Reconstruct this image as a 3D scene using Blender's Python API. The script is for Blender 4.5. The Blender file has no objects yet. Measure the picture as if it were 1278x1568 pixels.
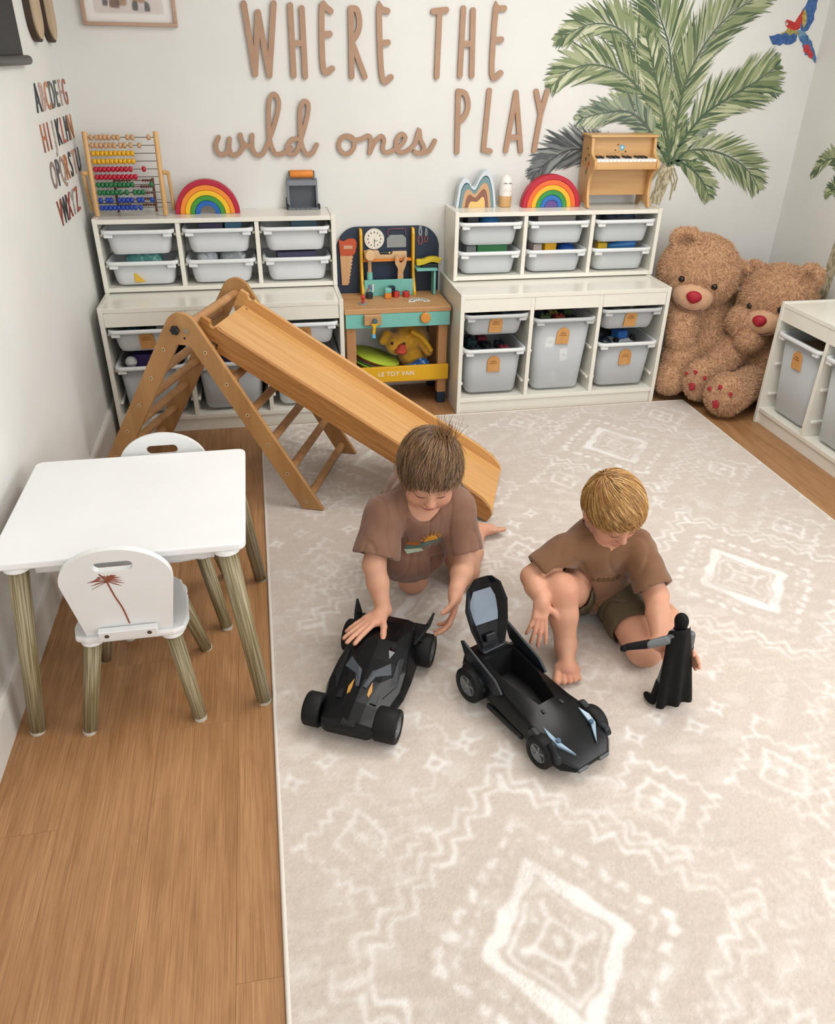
import bpy, bmesh, math, random
import numpy as np
from mathutils import Matrix, Vector
random.seed(7); np.random.seed(7)
SC = bpy.context.scene
COL = SC.collection
PI = math.pi
V = Vector
def rgb(h):
    h = h.lstrip('#'); c = [int(h[i:i+2], 16)/255 for i in (0, 2, 4)]
    return tuple(x/12.92 if x <= .04045 else ((x+.055)/1.055)**2.4 for x in c)

# ---------------------------------------------------------------- camera
cam_d = bpy.data.cameras.new('camera'); cam = bpy.data.objects.new('camera', cam_d); COL.objects.link(cam)
cam_d.sensor_fit = 'HORIZONTAL'; cam_d.sensor_width = 36; cam_d.lens = 1193.4/1278*36
cam_d.clip_start = .02
yaw, pitch, roll = .1966, .5313, .0158
fw = V((math.sin(yaw)*math.cos(pitch), math.cos(yaw)*math.cos(pitch), -math.sin(pitch)))
rt = V((math.cos(yaw), -math.sin(yaw), 0)); up = rt.cross(fw)
r2 = rt*math.cos(roll)+up*math.sin(roll); u2 = up*math.cos(roll)-rt*math.sin(roll)
M = Matrix.Identity(4)
for i in range(3):
    M[i][0] = r2[i]; M[i][1] = u2[i]; M[i][2] = -fw[i]
M[0][3], M[1][3], M[2][3] = .7567, -3.7275, 1.4577
cam.matrix_world = M
SC.camera = cam
# ---------------------------------------------------------------- light
SC.view_settings.view_transform = 'Standard'; SC.view_settings.look = 'None'
SC.view_settings.gamma = 1; SC.view_settings.use_curve_mapping = False
SC.view_settings.exposure = -0.08
SC.cycles.max_bounces = 8; SC.cycles.transparent_max_bounces = 8; SC.cycles.transmission_bounces = 4
world = bpy.data.worlds.new('world'); SC.world = world; world.use_nodes = True
wb = world.node_tree.nodes['Background']; wb.inputs[0].default_value = (.82, .9, 1, 1); wb.inputs[1].default_value = 1.0
def area(name, loc, target, sx, sy, power, col=(1, 1, 1)):
    d = bpy.data.lights.new(name, 'AREA'); d.shape = 'RECTANGLE'; d.size = sx; d.size_y = sy; d.energy = power; d.color = col
    o = bpy.data.objects.new(name, d); COL.objects.link(o); o.location = loc
    o.rotation_euler = (V(target)-V(loc)).to_track_quat('-Z', 'Y').to_euler(); return o
area('window_daylight_side', (3.30, -3.35, 1.5), (0, -3.0, 1.3), 1.7, 1.3, 46, (1, .992, .98))
area('front_fill_light', (1.7, -4.95, 1.5), (1.6, 0, 1.0), 2.6, 1.5, 24, (.98, .99, 1))  # added fill from behind the camera, no window known there
area('ceiling_fill_light', (1.9, -1.5, 2.36), (1.9, -1.5, 0), 1.2, 1.2, 34, (1, .985, .965))  # overhead fill added to brighten the far end, no known lamp

# ---------------------------------------------------------------- materials
MATS = {}
def nt(name):
    m = bpy.data.materials.new(name); m.use_nodes = True
    return m, m.node_tree.nodes, m.node_tree.links, m.node_tree.nodes['Principled BSDF']
def setin(b, **k):
    for a, v in k.items():
        a = a.replace('_', ' ')
        if a in b.inputs: b.inputs[a].default_value = v
def mat(name, col, rough=.5, col2=None, scale=30, bump=0, bscale=200, stretch=(1, 1, 1), metal=0, spec=.5, coat=0, sheen=0, attr=None, lo=.35, hi=.65, detail=4, sss=0, dist=.0):
    if name in MATS: return MATS[name]
    m, N, L, b = nt(name)
    c = rgb(col) if isinstance(col, str) else col
    setin(b, Base_Color=(*c, 1), Roughness=rough, Metallic=metal, Specular_IOR_Level=spec, Coat_Weight=coat, Sheen_Weight=sheen)
    if sheen: setin(b, Sheen_Roughness=.5)
    if sss:
        setin(b, Subsurface_Weight=sss, Subsurface_Radius=(.012, .005, .003), Subsurface_Scale=1.0)
    tc = N.new('ShaderNodeTexCoord'); oi = N.new('ShaderNodeObjectInfo')
    mp = N.new('ShaderNodeMapping'); mp.inputs['Scale'].default_value = stretch
    ad = N.new('ShaderNodeVectorMath'); ad.operation = 'ADD'
    ml = N.new('ShaderNodeMath'); ml.operation = 'MULTIPLY'; ml.inputs[1].default_value = 37.0
    L.new(oi.outputs['Random'], ml.inputs[0]); L.new(tc.outputs['Object'], ad.inputs[0]); L.new(ml.outputs[0], ad.inputs[1])
    L.new(ad.outputs[0], mp.inputs['Vector'])
    src = None
    if attr:
        at = N.new('ShaderNodeAttribute'); at.attribute_name = attr; src = at.outputs['Color']
    if col2:
        n = N.new('ShaderNodeTexNoise'); n.inputs['Scale'].default_value = scale; n.inputs['Detail'].default_value = detail; n.inputs['Distortion'].default_value = dist
        L.new(mp.outputs[0], n.inputs['Vector'])
        r = N.new('ShaderNodeValToRGB'); r.color_ramp.elements[0].position = lo; r.color_ramp.elements[1].position = hi
        c2 = rgb(col2) if isinstance(col2, str) else col2
        r.color_ramp.elements[0].color = (*c, 1); r.color_ramp.elements[1].color = (*c2, 1)
        L.new(n.outputs['Fac'], r.inputs['Fac'])
        if src:
            mx = N.new('ShaderNodeMixRGB'); mx.blend_type = 'MULTIPLY'; mx.inputs[0].default_value = 1
            L.new(src, mx.inputs[1]); L.new(r.outputs[0], mx.inputs[2]); src = mx.outputs[0]
        else: src = r.outputs[0]
    if src: L.new(src, b.inputs['Base Color'])
    if bump:
        n2 = N.new('ShaderNodeTexNoise'); n2.inputs['Scale'].default_value = bscale; n2.inputs['Detail'].default_value = 3
        L.new(mp.outputs[0], n2.inputs['Vector'])
        bp = N.new('ShaderNodeBump'); bp.inputs['Strength'].default_value = bump; bp.inputs['Distance'].default_value = .004
        L.new(n2.outputs['Fac'], bp.inputs['Height']); L.new(bp.outputs[0], b.inputs['Normal'])
    MATS[name] = m; return m
def wood(name, c1, c2, rough=.45, axis=0, grain=9, fine=60, coat=0):
    st = [1, 1, 1]; st[axis] = .07
    return mat(name, c1, rough, c2, scale=grain*3, stretch=tuple(st), bump=.06, bscale=fine*4, coat=coat, lo=.3, hi=.72, detail=8, dist=.6)
def tmat(name, col, alpha, rough=.45, col2=None):
    m, N, L, b = nt(name)
    setin(b, Base_Color=(*rgb(col), 1), Roughness=rough, Alpha=alpha, Specular_IOR_Level=.35)
    tr = N.new('ShaderNodeBsdfTranslucent'); tr.inputs[0].default_value = (*rgb(col), 1)
    mx = N.new('ShaderNodeMixShader'); mx.inputs[0].default_value = .25
    L.new(b.outputs[0], mx.inputs[1]); L.new(tr.outputs[0], mx.inputs[2]); L.new(mx.outputs[0], N['Material Output'].inputs[0])
    MATS[name] = m; return m

# ---------------------------------------------------------------- object helpers
def tag(o, label=None, cat=None, group=None, kind=None):
    for k, v in (('label', label), ('category', cat), ('group', group), ('kind', kind)):
        if v: o[k] = v
    return o
def thing(name, label, cat, loc=(0, 0, 0), rz=0, group=None, rot=None):
    o = bpy.data.objects.new(name, None); COL.objects.link(o); o.empty_display_size = .05
    o.location = loc; o.rotation_euler = rot if rot else (0, 0, rz); return tag(o, label, cat, group)
def link(name, mesh, parent=None, label=None):
    o = bpy.data.objects.new(name, mesh); COL.objects.link(o)
    if parent: o.parent = parent
    if label: o['label'] = label
    return o
def copy_tree(o, parent=None):
    c = o.copy(); COL.objects.link(c)
    if parent: c.parent = parent; c.matrix_parent_inverse = Matrix.Identity(4)
    for ch in [x for x in bpy.data.objects if x.parent == o]: copy_tree(ch, c)
    return c
def dup(o, parent, loc=None, rot=None):
    c = o.copy(); COL.objects.link(c); c.parent = parent
    if loc is not None: c.location = loc
    if rot is not None: c.rotation_euler = rot
    return c

class MB:
    def __init__(s): s.v = []; s.f = []; s.sm = []; s.M = Matrix.Identity(4); s.mi = []; s.cur = 0
    def T(s, m): s.M = m; return s
    def add(s, vs, fs, smooth=False):
        b = len(s.v); s.v += [tuple(s.M @ V(p)) for p in vs]
        for f in fs: s.f.append([b+i for i in f]); s.sm.append(smooth); s.mi.append(s.cur)
        return s
    def box(s, c, d, bev=0.0, R=None):
        hx, hy, hz = d[0]/2, d[1]/2, d[2]/2; c = V(c)
        if bev <= 0:
            vs = [V((x*hx, y*hy, z*hz)) for x in (-1, 1) for y in (-1, 1) for z in (-1, 1)]
            fs = [(0, 1, 3, 2), (4, 6, 7, 5), (0, 4, 5, 1), (2, 3, 7, 6), (0, 2, 6, 4), (1, 5, 7, 3)]
        else:
            vs = []; ids = {}
            for sx in (-1, 1):
                for sy in (-1, 1):
                    for sz in (-1, 1):
                        for a in range(3):
                            p = [sx*(hx-bev), sy*(hy-bev), sz*(hz-bev)]; p[a] = (sx*hx, sy*hy, sz*hz)[a]
                            ids[(sx, sy, sz, a)] = len(vs); vs.append(V(p))
            fs = []
            for a in range(3):
                b_, c_ = (a+1) % 3, (a+2) % 3
                for sg in (-1, 1):
                    q = []
                    for (i, j) in ((-1, -1), (1, -1), (1, 1), (-1, 1)):
                        k = [0, 0, 0]; k[a] = sg; k[b_] = i; k[c_] = j; q.append(ids[(*k, a)])
                    fs.append(q if sg > 0 else q[::-1])
                for i in (-1, 1):
                    for j in (-1, 1):
                        k0 = [0]*3; k1 = [0]*3; k0[a] = -1; k1[a] = 1
                        for k in (k0, k1): k[b_] = i; k[c_] = j
                        q = [ids[(*k0, b_)], ids[(*k1, b_)], ids[(*k1, c_)], ids[(*k0, c_)]]
                        fs.append(q if i*j > 0 else q[::-1])
            for sx in (-1, 1):
                for sy in (-1, 1):
                    for sz in (-1, 1):
                        q = [ids[(sx, sy, sz, a)] for a in range(3)]
                        fs.append(q if sx*sy*sz > 0 else q[::-1])
        if R is not None: vs = [R @ p for p in vs]
        return s.add([p+c for p in vs], fs)
    def b2(s, x0, x1, y0, y1, z0, z1, bev=0):
        return s.box(((x0+x1)/2, (y0+y1)/2, (z0+z1)/2), (abs(x1-x0), abs(y1-y0), abs(z1-z0)), bev)
    def cyl(s, a, b, r0, r1=None, n=16, cap=True, smooth=True, rnd=0):
        a, b = V(a), V(b); r1 = r0 if r1 is None else r1
        d = (b-a); l = d.length; d = d/l; t = d.orthogonal().normalized(); w = d.cross(t)
        rings = [(0, r0), (l, r1)]
        if rnd: rings = [(0, r0-rnd), (rnd*.3, r0-rnd*.3), (rnd, r0), (l-rnd, r1), (l-rnd*.3, r1-rnd*.3), (l, r1-rnd)]
        vs = []; fs = []
        for (h, r) in rings: vs += [a+d*h+(t*math.cos(2*PI*i/n)+w*math.sin(2*PI*i/n))*r for i in range(n)]
        m = len(rings)
        for k in range(m-1):
            for i in range(n): j = (i+1) % n; fs.append((k*n+i, k*n+j, (k+1)*n+j, (k+1)*n+i))
        s.add(vs, fs, smooth)
        if cap: s.add(vs, [tuple(range(n))[::-1], tuple((m-1)*n+i for i in range(n))])
        return s
    def tube(s, pts, r, n=8, closed=False, cap=True):
        pts = [V(p) for p in pts]; m = len(pts); rr = r if isinstance(r, (list, tuple)) else [r]*m
        vs = []; fs = []; t0 = None
        for i, p in enumerate(pts):
            if closed: d = pts[(i+1) % m]-pts[i-1]
            else: d = pts[min(i+1, m-1)]-pts[max(i-1, 0)]
            d.normalize()
            t = d.orthogonal().normalized() if t0 is None else (t0-d*t0.dot(d)).normalized()
            t0 = t; w = d.cross(t)
            vs += [p+(t*math.cos(2*PI*k/n)+w*math.sin(2*PI*k/n))*rr[i] for k in range(n)]
        for i in range(m if closed else m-1):
            i2 = (i+1) % m
            for k in range(n): k2 = (k+1) % n; fs.append((i*n+k, i*n+k2, i2*n+k2, i2*n+k))
        s.add(vs, fs, True)
        if cap and not closed: s.add(vs, [tuple(range(n))[::-1], tuple((m-1)*n+k for k in range(n))])
        return s
    def lathe(s, prof, n=24, c=(0, 0, 0), axis='z', smooth=True):
        vs = []; fs = []; c = V(c)
        for (r, h) in prof:
            for i in range(n):
                a = 2*PI*i/n; x, y = r*math.cos(a), r*math.sin(a)
                vs.append(c+(V((x, y, h)) if axis == 'z' else V((h, x, y)) if axis == 'x' else V((y, h, x))))
        for k in range(len(prof)-1):
            for i in range(n): j = (i+1) % n; fs.append((k*n+i, k*n+j, (k+1)*n+j, (k+1)*n+i))
        return s.add(vs, fs, smooth)
    def ell(s, c, r, n=16, m=10, R=None):
        vs = []; fs = []; c = V(c)
        for k in range(m+1):
            th = PI*k/m
            for i in range(n):
                p = V((r[0]*math.sin(th)*math.cos(2*PI*i/n), r[1]*math.sin(th)*math.sin(2*PI*i/n), -r[2]*math.cos(th)))
                vs.append((R @ p if R is not None else p)+c)
        for k in range(m):
            for i in range(n): j = (i+1) % n; fs.append((k*n+i, k*n+j, (k+1)*n+j, (k+1)*n+i))
        return s.add(vs, fs, True)
    def prism(s, poly, y0, y1, plane='xz', smooth=False):
        n = len(poly); ar = sum(poly[i][0]*poly[(i+1) % n][1]-poly[(i+1) % n][0]*poly[i][1] for i in range(n))
        if ar < 0: poly = poly[::-1]
        f3 = {'xz': lambda p, h: (p[0], h, p[1]), 'xy': lambda p, h: (p[0], p[1], h), 'yz': lambda p, h: (h, p[0], p[1])}[plane]
        lo, hi = min(y0, y1), max(y0, y1)
        if plane == 'xz': lo, hi = hi, lo
        vs = [f3(p, lo) for p in poly]+[f3(p, hi) for p in poly]
        fs = [tuple(range(n))[::-1], tuple(range(n, 2*n))]
        s.add(vs, fs)
        s.add(vs, [(i, (i+1) % n, n+(i+1) % n, n+i) for i in range(n)], smooth)
        return s
    def loft(s, rings, closed_bottom=True, closed_top=True, smooth=True):
        n = len(rings[0]); vs = [p for r in rings for p in r]; fs = []
        for k in range(len(rings)-1):
            for i in range(n): j = (i+1) % n; fs.append((k*n+i, k*n+j, (k+1)*n+j, (k+1)*n+i))
        s.add(vs, fs, smooth)
        if closed_bottom: s.add(rings[0], [tuple(range(n))[::-1]])
        if closed_top: s.add(rings[-1], [tuple(range(n))])
        return s
    def mesh(s, name, m, bevel=0, seg=2, merge=False):
        me = bpy.data.meshes.new(name); me.from_pydata(s.v, [], s.f)
        me.polygons.foreach_set('use_smooth', s.sm)
        ms = m if isinstance(m, (list, tuple)) else [m]
        for x in ms: me.materials.append(x)
        if len(ms) > 1: me.polygons.foreach_set('material_index', s.mi)
        if bevel or merge:
            bm = bmesh.new(); bm.from_mesh(me); bmesh.ops.remove_doubles(bm, verts=bm.verts, dist=1e-6)
            if bevel:
                es = [e for e in bm.edges if len(e.link_faces) == 2 and e.calc_face_angle(0) > .6]
                bmesh.ops.bevel(bm, geom=es, offset=bevel, segments=seg, affect='EDGES', profile=.5, clamp_overlap=True)
            bm.to_mesh(me); bm.free()
        me.update(); return me
    def build(s, name, m, parent=None, bevel=0, seg=2, label=None, merge=False):
        return link(name, s.mesh(name, m, bevel, seg, merge), parent, label)
def arc(cx, cy, r, a0, a1, n, ry=None):
    ry = r if ry is None else ry
    return [(cx+r*math.cos(a0+(a1-a0)*i/n), cy+ry*math.sin(a0+(a1-a0)*i/n)) for i in range(n+1)]
def rrect(x0, x1, y0, y1, r, n=5):
    p = []
    for (cx, cy, a) in ((x1-r, y1-r, 0), (x0+r, y1-r, PI/2), (x0+r, y0+r, PI), (x1-r, y0+r, 1.5*PI)):
        p += arc(cx, cy, r, a, a+PI/2, n)
    return p
def catmull(P, n=8, closed=False):
    P = [V(p) for p in P]; out = []; m = len(P)
    for i in range(m if closed else m-1):
        if closed: a, b, c, d = P[i-1], P[i], P[(i+1) % m], P[(i+2) % m]
        else: a, b, c, d = P[max(i-1, 0)], P[i], P[i+1], P[min(i+2, m-1)]
        for k in range(n):
            t = k/n; out.append(.5*((2*b)+(c-a)*t+(2*a-5*b+4*c-d)*t*t+(3*b-a-3*c+d)*t**3))
    if not closed: out.append(P[-1])
    return out

# ---------------------------------------------------------------- implicit surfaces (one continuous skin)
def _smin(a, b, k):
    if k <= 0: return np.minimum(a, b)
    h = np.maximum(k-np.abs(a-b), 0)/k
    return np.minimum(a, b)-h*h*k*.25
def _prim(p, P):
    t = p[0]
    if t == 'c':
        a, b = np.array(p[1], float), np.array(p[2], float); r0, r1 = p[3], p[4]
        ab = b-a; q = P-a; h = np.clip((q@ab)/max(ab@ab, 1e-12), 0, 1)
        return np.sqrt(((q-h[..., None]*ab)**2).sum(-1))-(r0+(r1-r0)*h)
    R = np.array(p[3]) if len(p) > 3 and p[3] is not None else None
    q = P-np.array(p[1], float)
    if R is not None: q = q@R
    r = np.array(p[2], float)
    if t == 'e':
        k0 = np.sqrt(((q/r)**2).sum(-1)); k1 = np.sqrt(((q/(r*r))**2).sum(-1))
        return k0*(k0-1)/np.maximum(k1, 1e-9)
    if t == 'b':
        rd = p[4]; d = np.abs(q)-(r-rd)
        return np.sqrt((np.maximum(d, 0)**2).sum(-1))+np.minimum(d.max(-1), 0)-rd
def sdf(prims, h):
    """prims: (op, k, prim) ; op u/s/i(half-space cut: prim = ('h', point, normal))"""
    lo = np.array([1e9]*3); hi = -lo; bb = []
    for (op, k, p) in prims:
        if p[0] == 'h': bb.append(None); continue
        if p[0] == 'c':
            a, b = np.array(p[1], float), np.array(p[2], float)
            l, u = np.minimum(a-p[3], b-p[4]), np.maximum(a+p[3], b+p[4])
        else:
            m = float(np.max(p[2])) if len(p) > 3 and p[3] is not None else np.array(p[2], float)
            if len(p) > 3 and p[3] is not None and p[0] == 'b': m = float(np.linalg.norm(p[2]))
            c = np.array(p[1], float); l, u = c-m, c+m
        bb.append((l, u))
        if op == 'u': lo = np.minimum(lo, l); hi = np.maximum(hi, u)
    lo = lo-5*h; hi = hi+5*h; n = np.ceil((hi-lo)/h).astype(int)+1
    F = np.full(n, 1.0, np.float32)
    for (op, k, p), b in zip(prims, bb):
        if p[0] == 'h':
            i0 = np.zeros(3, int); i1 = n
        else:
            mg = k+4*h
            i0 = np.clip(np.floor((b[0]-mg-lo)/h).astype(int), 0, n); i1 = np.clip(np.ceil((b[1]+mg-lo)/h).astype(int)+1, 0, n)
            if (i1 <= i0).any(): continue
        ax = [lo[d]+h*np.arange(i0[d], i1[d]) for d in range(3)]
        P = np.stack(np.meshgrid(*ax, indexing='ij'), -1)
        S = F[i0[0]:i1[0], i0[1]:i1[1], i0[2]:i1[2]]
        if p[0] == 'h': D = (P-np.array(p[1]))@np.array(p[2])
        else: D = _prim(p, P)
        if op == 'u': S[...] = _smin(S, D, k)
        elif op == 's': S[...] = -_smin(-S, D, k)
        else: S[...] = -_smin(-S, -D, k)
    return F, lo, h
def snets(F, lo, h):
    s = F < 0; n = np.array(F.shape)
    c = np.zeros(n-1, np.int8)
    cor = [(i, j, k) for i in (0, 1) for j in (0, 1) for k in (0, 1)]
    for (i, j, k) in cor: c += s[i:n[0]-1+i, j:n[1]-1+j, k:n[2]-1+k]
    m = (c > 0) & (c < 8); I = np.argwhere(m); idx = np.full(m.shape, -1, np.int64); idx[m] = np.arange(len(I))
    val = np.stack([F[I[:, 0]+i, I[:, 1]+j, I[:, 2]+k] for (i, j, k) in cor], 1)
    pos = np.zeros((len(I), 3)); cnt = np.zeros(len(I))
    for a in range(8):
        for b in range(a+1, 8):
            ca, cb = np.array(cor[a]), np.array(cor[b])
            if np.abs(ca-cb).sum() != 1: continue
            va, vb = val[:, a], val[:, b]; x = (va < 0) != (vb < 0)
            t = np.where(x, va/np.where(x, va-vb, 1), 0)
            pos += np.where(x[:, None], ca+t[:, None]*(cb-ca), 0); cnt += x
    vs = lo+h*(I+pos/cnt[:, None])
    fs = []
    for ax in range(3):
        o1, o2 = [(1, 2), (2, 0), (0, 1)][ax]
        sl0 = [slice(None)]*3; sl1 = [slice(None)]*3; sl0[ax] = slice(0, -1); sl1[ax] = slice(1, None)
        a, b = s[tuple(sl0)], s[tuple(sl1)]; E = np.argwhere(a != b)
        E = E[(E[:, o1] > 0) & (E[:, o2] > 0) & (E[:, o1] < n[o1]-1) & (E[:, o2] < n[o2]-1)]
        d1 = np.zeros(3, int); d1[o1] = 1; d2 = np.zeros(3, int); d2[o2] = 1
        g = lambda Q: idx[Q[:, 0], Q[:, 1], Q[:, 2]]
        q = np.stack([g(E-d1-d2), g(E-d2), g(E), g(E-d1)], 1)
        fl = a[E[:, 0], E[:, 1], E[:, 2]]
        q[~fl] = q[~fl][:, ::-1]; fs.append(q)
    return vs, np.concatenate(fs)
def smooth_v(vs, fs, it=2, lam=.5):
    if not it: return vs
    e = np.concatenate([fs[:, [0, 1]], fs[:, [1, 2]], fs[:, [2, 3]], fs[:, [3, 0]]]); e = np.concatenate([e, e[:, ::-1]])
    for _ in range(it):
        acc = np.zeros_like(vs); cn = np.zeros(len(vs))
        for d in range(3): acc[:, d] = np.bincount(e[:, 0], vs[e[:, 1], d], len(vs))
        cn = np.bincount(e[:, 0], minlength=len(vs))
        vs = vs+lam*(acc/np.maximum(cn, 1)[:, None]-vs)
    return vs
def vnormals(vs, fs):
    fn = np.cross(vs[fs[:, 2]]-vs[fs[:, 0]], vs[fs[:, 3]]-vs[fs[:, 1]]); N = np.zeros_like(vs)
    for c in range(4):
        for d in range(3): N[:, d] += np.bincount(fs[:, c], fn[:, d], len(vs))
    return N/np.maximum(np.linalg.norm(N, axis=1), 1e-12)[:, None]
def np_mesh(name, vs, fs, m, col=None, smooth=True):
    me = bpy.data.meshes.new(name); fs = np.asarray(fs); k = fs.shape[1]
    me.vertices.add(len(vs)); me.vertices.foreach_set('co', np.asarray(vs, np.float32).ravel())
    me.loops.add(fs.size); me.loops.foreach_set('vertex_index', fs.astype(np.int32).ravel())
    me.polygons.add(len(fs)); me.polygons.foreach_set('loop_start', np.arange(0, fs.size, k, dtype=np.int32))
    me.polygons.foreach_set('loop_total', np.full(len(fs), k, np.int32))
    me.polygons.foreach_set('use_smooth', np.full(len(fs), smooth))
    me.update(calc_edges=True); me.validate()
    for x in (m if isinstance(m, (list, tuple)) else [m]): me.materials.append(x)
    if col is not None:
        a = me.color_attributes.new('tint', 'FLOAT_COLOR', 'POINT'); c4 = np.ones((len(vs), 4), np.float32); c4[:, :3] = col
        a.data.foreach_set('color', c4.ravel())
    return me
def sdf_obj(name, prims, h, m, parent=None, it=2, colf=None, dispf=None, label=None):
    vs, fs = snets(*sdf(prims, h)); vs = smooth_v(vs, fs, it)
    if dispf is not None: vs = dispf(vs, vnormals(vs, fs))
    o = link(name, np_mesh(name, vs, fs, m, colf(vs, vnormals(vs, fs)) if colf else None), parent, label)
    return o, vs, fs
def vnoise(P, sc, seed=0):
    """smooth pseudo-noise in about -1..1 from summed sines"""
    r = np.random.RandomState(seed); o = np.zeros(len(P))
    for i in range(7):
        k = r.normal(size=3); k = k/np.linalg.norm(k)*sc*(.6+.9*r.rand()); o += np.sin(P@k+r.rand()*6.28)
    return o/3.2
# ---------------------------------------------------------------- common materials
WALL = mat('wall_paint', '#d9d9d5', .85, '#dededa', scale=3, bump=.03, bscale=90)
WHITE = mat('white_lacquer', '#e3e0d4', .2, '#e6e4d9', scale=6)
WHITE_T = mat('white_table_paint', '#e9eaea', .35, '#edeeee', scale=5)
def oak():
    m, N, L, b = nt('oak_floor'); setin(b, Roughness=.4, Specular_IOR_Level=.4)
    tc = N.new('ShaderNodeTexCoord'); oi = N.new('ShaderNodeObjectInfo'); ml = N.new('ShaderNodeMath'); ml.operation = 'MULTIPLY'; ml.inputs[1].default_value = 53
    ad = N.new('ShaderNodeVectorMath'); ad.operation = 'ADD'; L.new(oi.outputs['Random'], ml.inputs[0]); L.new(tc.outputs['Object'], ad.inputs[0]); L.new(ml.outputs[0], ad.inputs[1])
    def noise(st, sc, dt, ds, lo, hi, c0, c1):
        mp = N.new('ShaderNodeMapping'); mp.inputs['Scale'].default_value = st; L.new(ad.outputs[0], mp.inputs[0])
        n = N.new('ShaderNodeTexNoise'); n.inputs['Scale'].default_value = sc; n.inputs['Detail'].default_value = dt; n.inputs['Distortion'].default_value = ds; L.new(mp.outputs[0], n.inputs[0])
        r = N.new('ShaderNodeValToRGB'); r.color_ramp.elements[0].position = lo; r.color_ramp.elements[1].position = hi; r.color_ramp.elements[0].color = (*c0, 1); r.color_ramp.elements[1].color = (*c1, 1); L.new(n.outputs['Fac'], r.inputs[0]); return r
    a = noise((1, .09, 1), 26, 6, 1.2, .3, .72, rgb('#9a7048'), rgb('#b2865d'))
    f = noise((1, .022, 1), 330, 3, .2, .36, .6, (.8, .77, .74), (1.04, 1.04, 1.04))
    k = noise((1, .5, 1), 7, 2, 2.5, .2, .45, (.88, .86, .84), (1, 1, 1))
    x1 = N.new('ShaderNodeMixRGB'); x1.blend_type = 'MULTIPLY'; x1.inputs[0].default_value = 1; L.new(a.outputs[0], x1.inputs[1]); L.new(f.outputs[0], x1.inputs[2])
    x2 = N.new('ShaderNodeMixRGB'); x2.blend_type = 'MULTIPLY'; x2.inputs[0].default_value = 1; L.new(x1.outputs[0], x2.inputs[1]); L.new(k.outputs[0], x2.inputs[2])
    L.new(x2.outputs[0], b.inputs['Base Color'])
    bp = N.new('ShaderNodeBump'); bp.inputs['Strength'].default_value = .12; bp.inputs['Distance'].default_value = .002; L.new(f.outputs[0], bp.inputs['Height']); L.new(bp.outputs[0], b.inputs['Normal'])
    return m
OAK = oak()
BASEB = mat('skirting_paint', '#d9d6cf', .4)
BEECH = wood('beech', '#c79a63', '#d8af79', .4, axis=2)
BEECHX = wood('beech_x', '#c79a63', '#d8af79', .4, axis=0)
PLY = wood('climber_wood', '#a57848', '#b98b57', .42, axis=2, grain=7)
PLYD = wood('rung_wood', '#a87a4c', '#bd9062', .5, axis=0, grain=7)
RAMP = wood('slide_wood', '#c08d51', '#d2a469', .33, axis=0, grain=16)
RAMPE = wood('slide_edge', '#94602e', '#b98247', .4, axis=0, grain=40)
BLACK = mat('black_plastic', '#15171a', .4)
# ---------------------------------------------------------------- room shell
XL, XR, YF, ZC = .05, 3.335, -5.0, 2.4
def struct(o): o['kind'] = 'structure'; return o
fl = struct(MB().b2(XL-.1, XR+.1, YF-.1, .1, -.06, -.014).build('floor', mat('floor_bed', '#6a4c30', .9)))
fl['label'] = 'warm oak plank floor'
pw, plen = .19, 1.3
plank = MB().box((0, 0, -.007), (pw-.0003, plen-.0003, .014), .0004).mesh('plank', OAK)
i = 0; x = XL-.02
while x < XR+.05:
    y = .1+(.0, .52, .26, .9)[i % 4]
    while y > YF-.3:
        o = link('plank', plank, fl); o.location = (x+pw/2, y-plen/2, 0); y -= plen
    x += pw; i += 1
struct(MB().b2(XL-.1, XR+.1, 0, .1, -.06, ZC).build('wall_back', WALL))
struct(MB().b2(XL-.1, XL, YF-.1, 0, -.06, ZC).build('wall_left', WALL))
wr = MB()
wr.b2(XR, XR+.12, -2.5, 0, -.06, ZC); wr.b2(XR, XR+.12, YF-.1, -4.2, -.06, ZC); wr.b2(XR, XR+.12, -4.2, -2.5, -.06, .85); wr.b2(XR, XR+.12, -4.2, -2.5, 2.15, ZC)
struct(wr.build('wall_right', WALL))
wf = MB()
wf.b2(XL-.1, .4, YF-.12, YF, -.06, ZC); wf.b2(3.0, XR+.1, YF-.12, YF, -.06, ZC); wf.b2(.4, 3.0, YF-.12, YF, -.06, .75); wf.b2(.4, 3.0, YF-.12, YF, 2.25, ZC)
struct(wf.build('wall_front', WALL))
struct(MB().b2(XL-.1, XR+.1, YF-.1, .1, ZC, ZC+.06).build('ceiling', mat('ceiling_paint', '#eceae6', .9)))
FRM = mat('window_frame_paint', '#ecebe8', .35)
w1 = MB()
for z in (.87, 1.5, 2.13): w1.b2(XR+.03, XR+.09, -4.2, -2.5, z-.02, z+.02)
for y in (-4.18, -3.35, -2.52): w1.b2(XR+.03, XR+.09, y-.02, y+.02, .85, 2.15)
w1o = struct(w1.build('window_1', FRM))
w2 = MB()
for z in (.77, 2.23): w2.b2(.4, 3.0, YF-.09, YF-.03, z-.02, z+.02)
for x in (.42, 1.27, 2.13, 2.98): w2.b2(x-.02, x+.02, YF-.09, YF-.03, .75, 2.25)
w2o = struct(w2.build('added_window_2', FRM))  # unseen front window, added as an opening for the fill behind the camera
clp = thing('added_fill_lamp', 'added flat square fill lamp on the unseen ceiling', 'lamp', (1.9, -1.5, ZC))  # made-up housing for the overhead fill, out of view
MB().box((0, 0, -.015), (1.24, 1.24, .03), .005).build('fill_lamp_body', FRM, clp)
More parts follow.
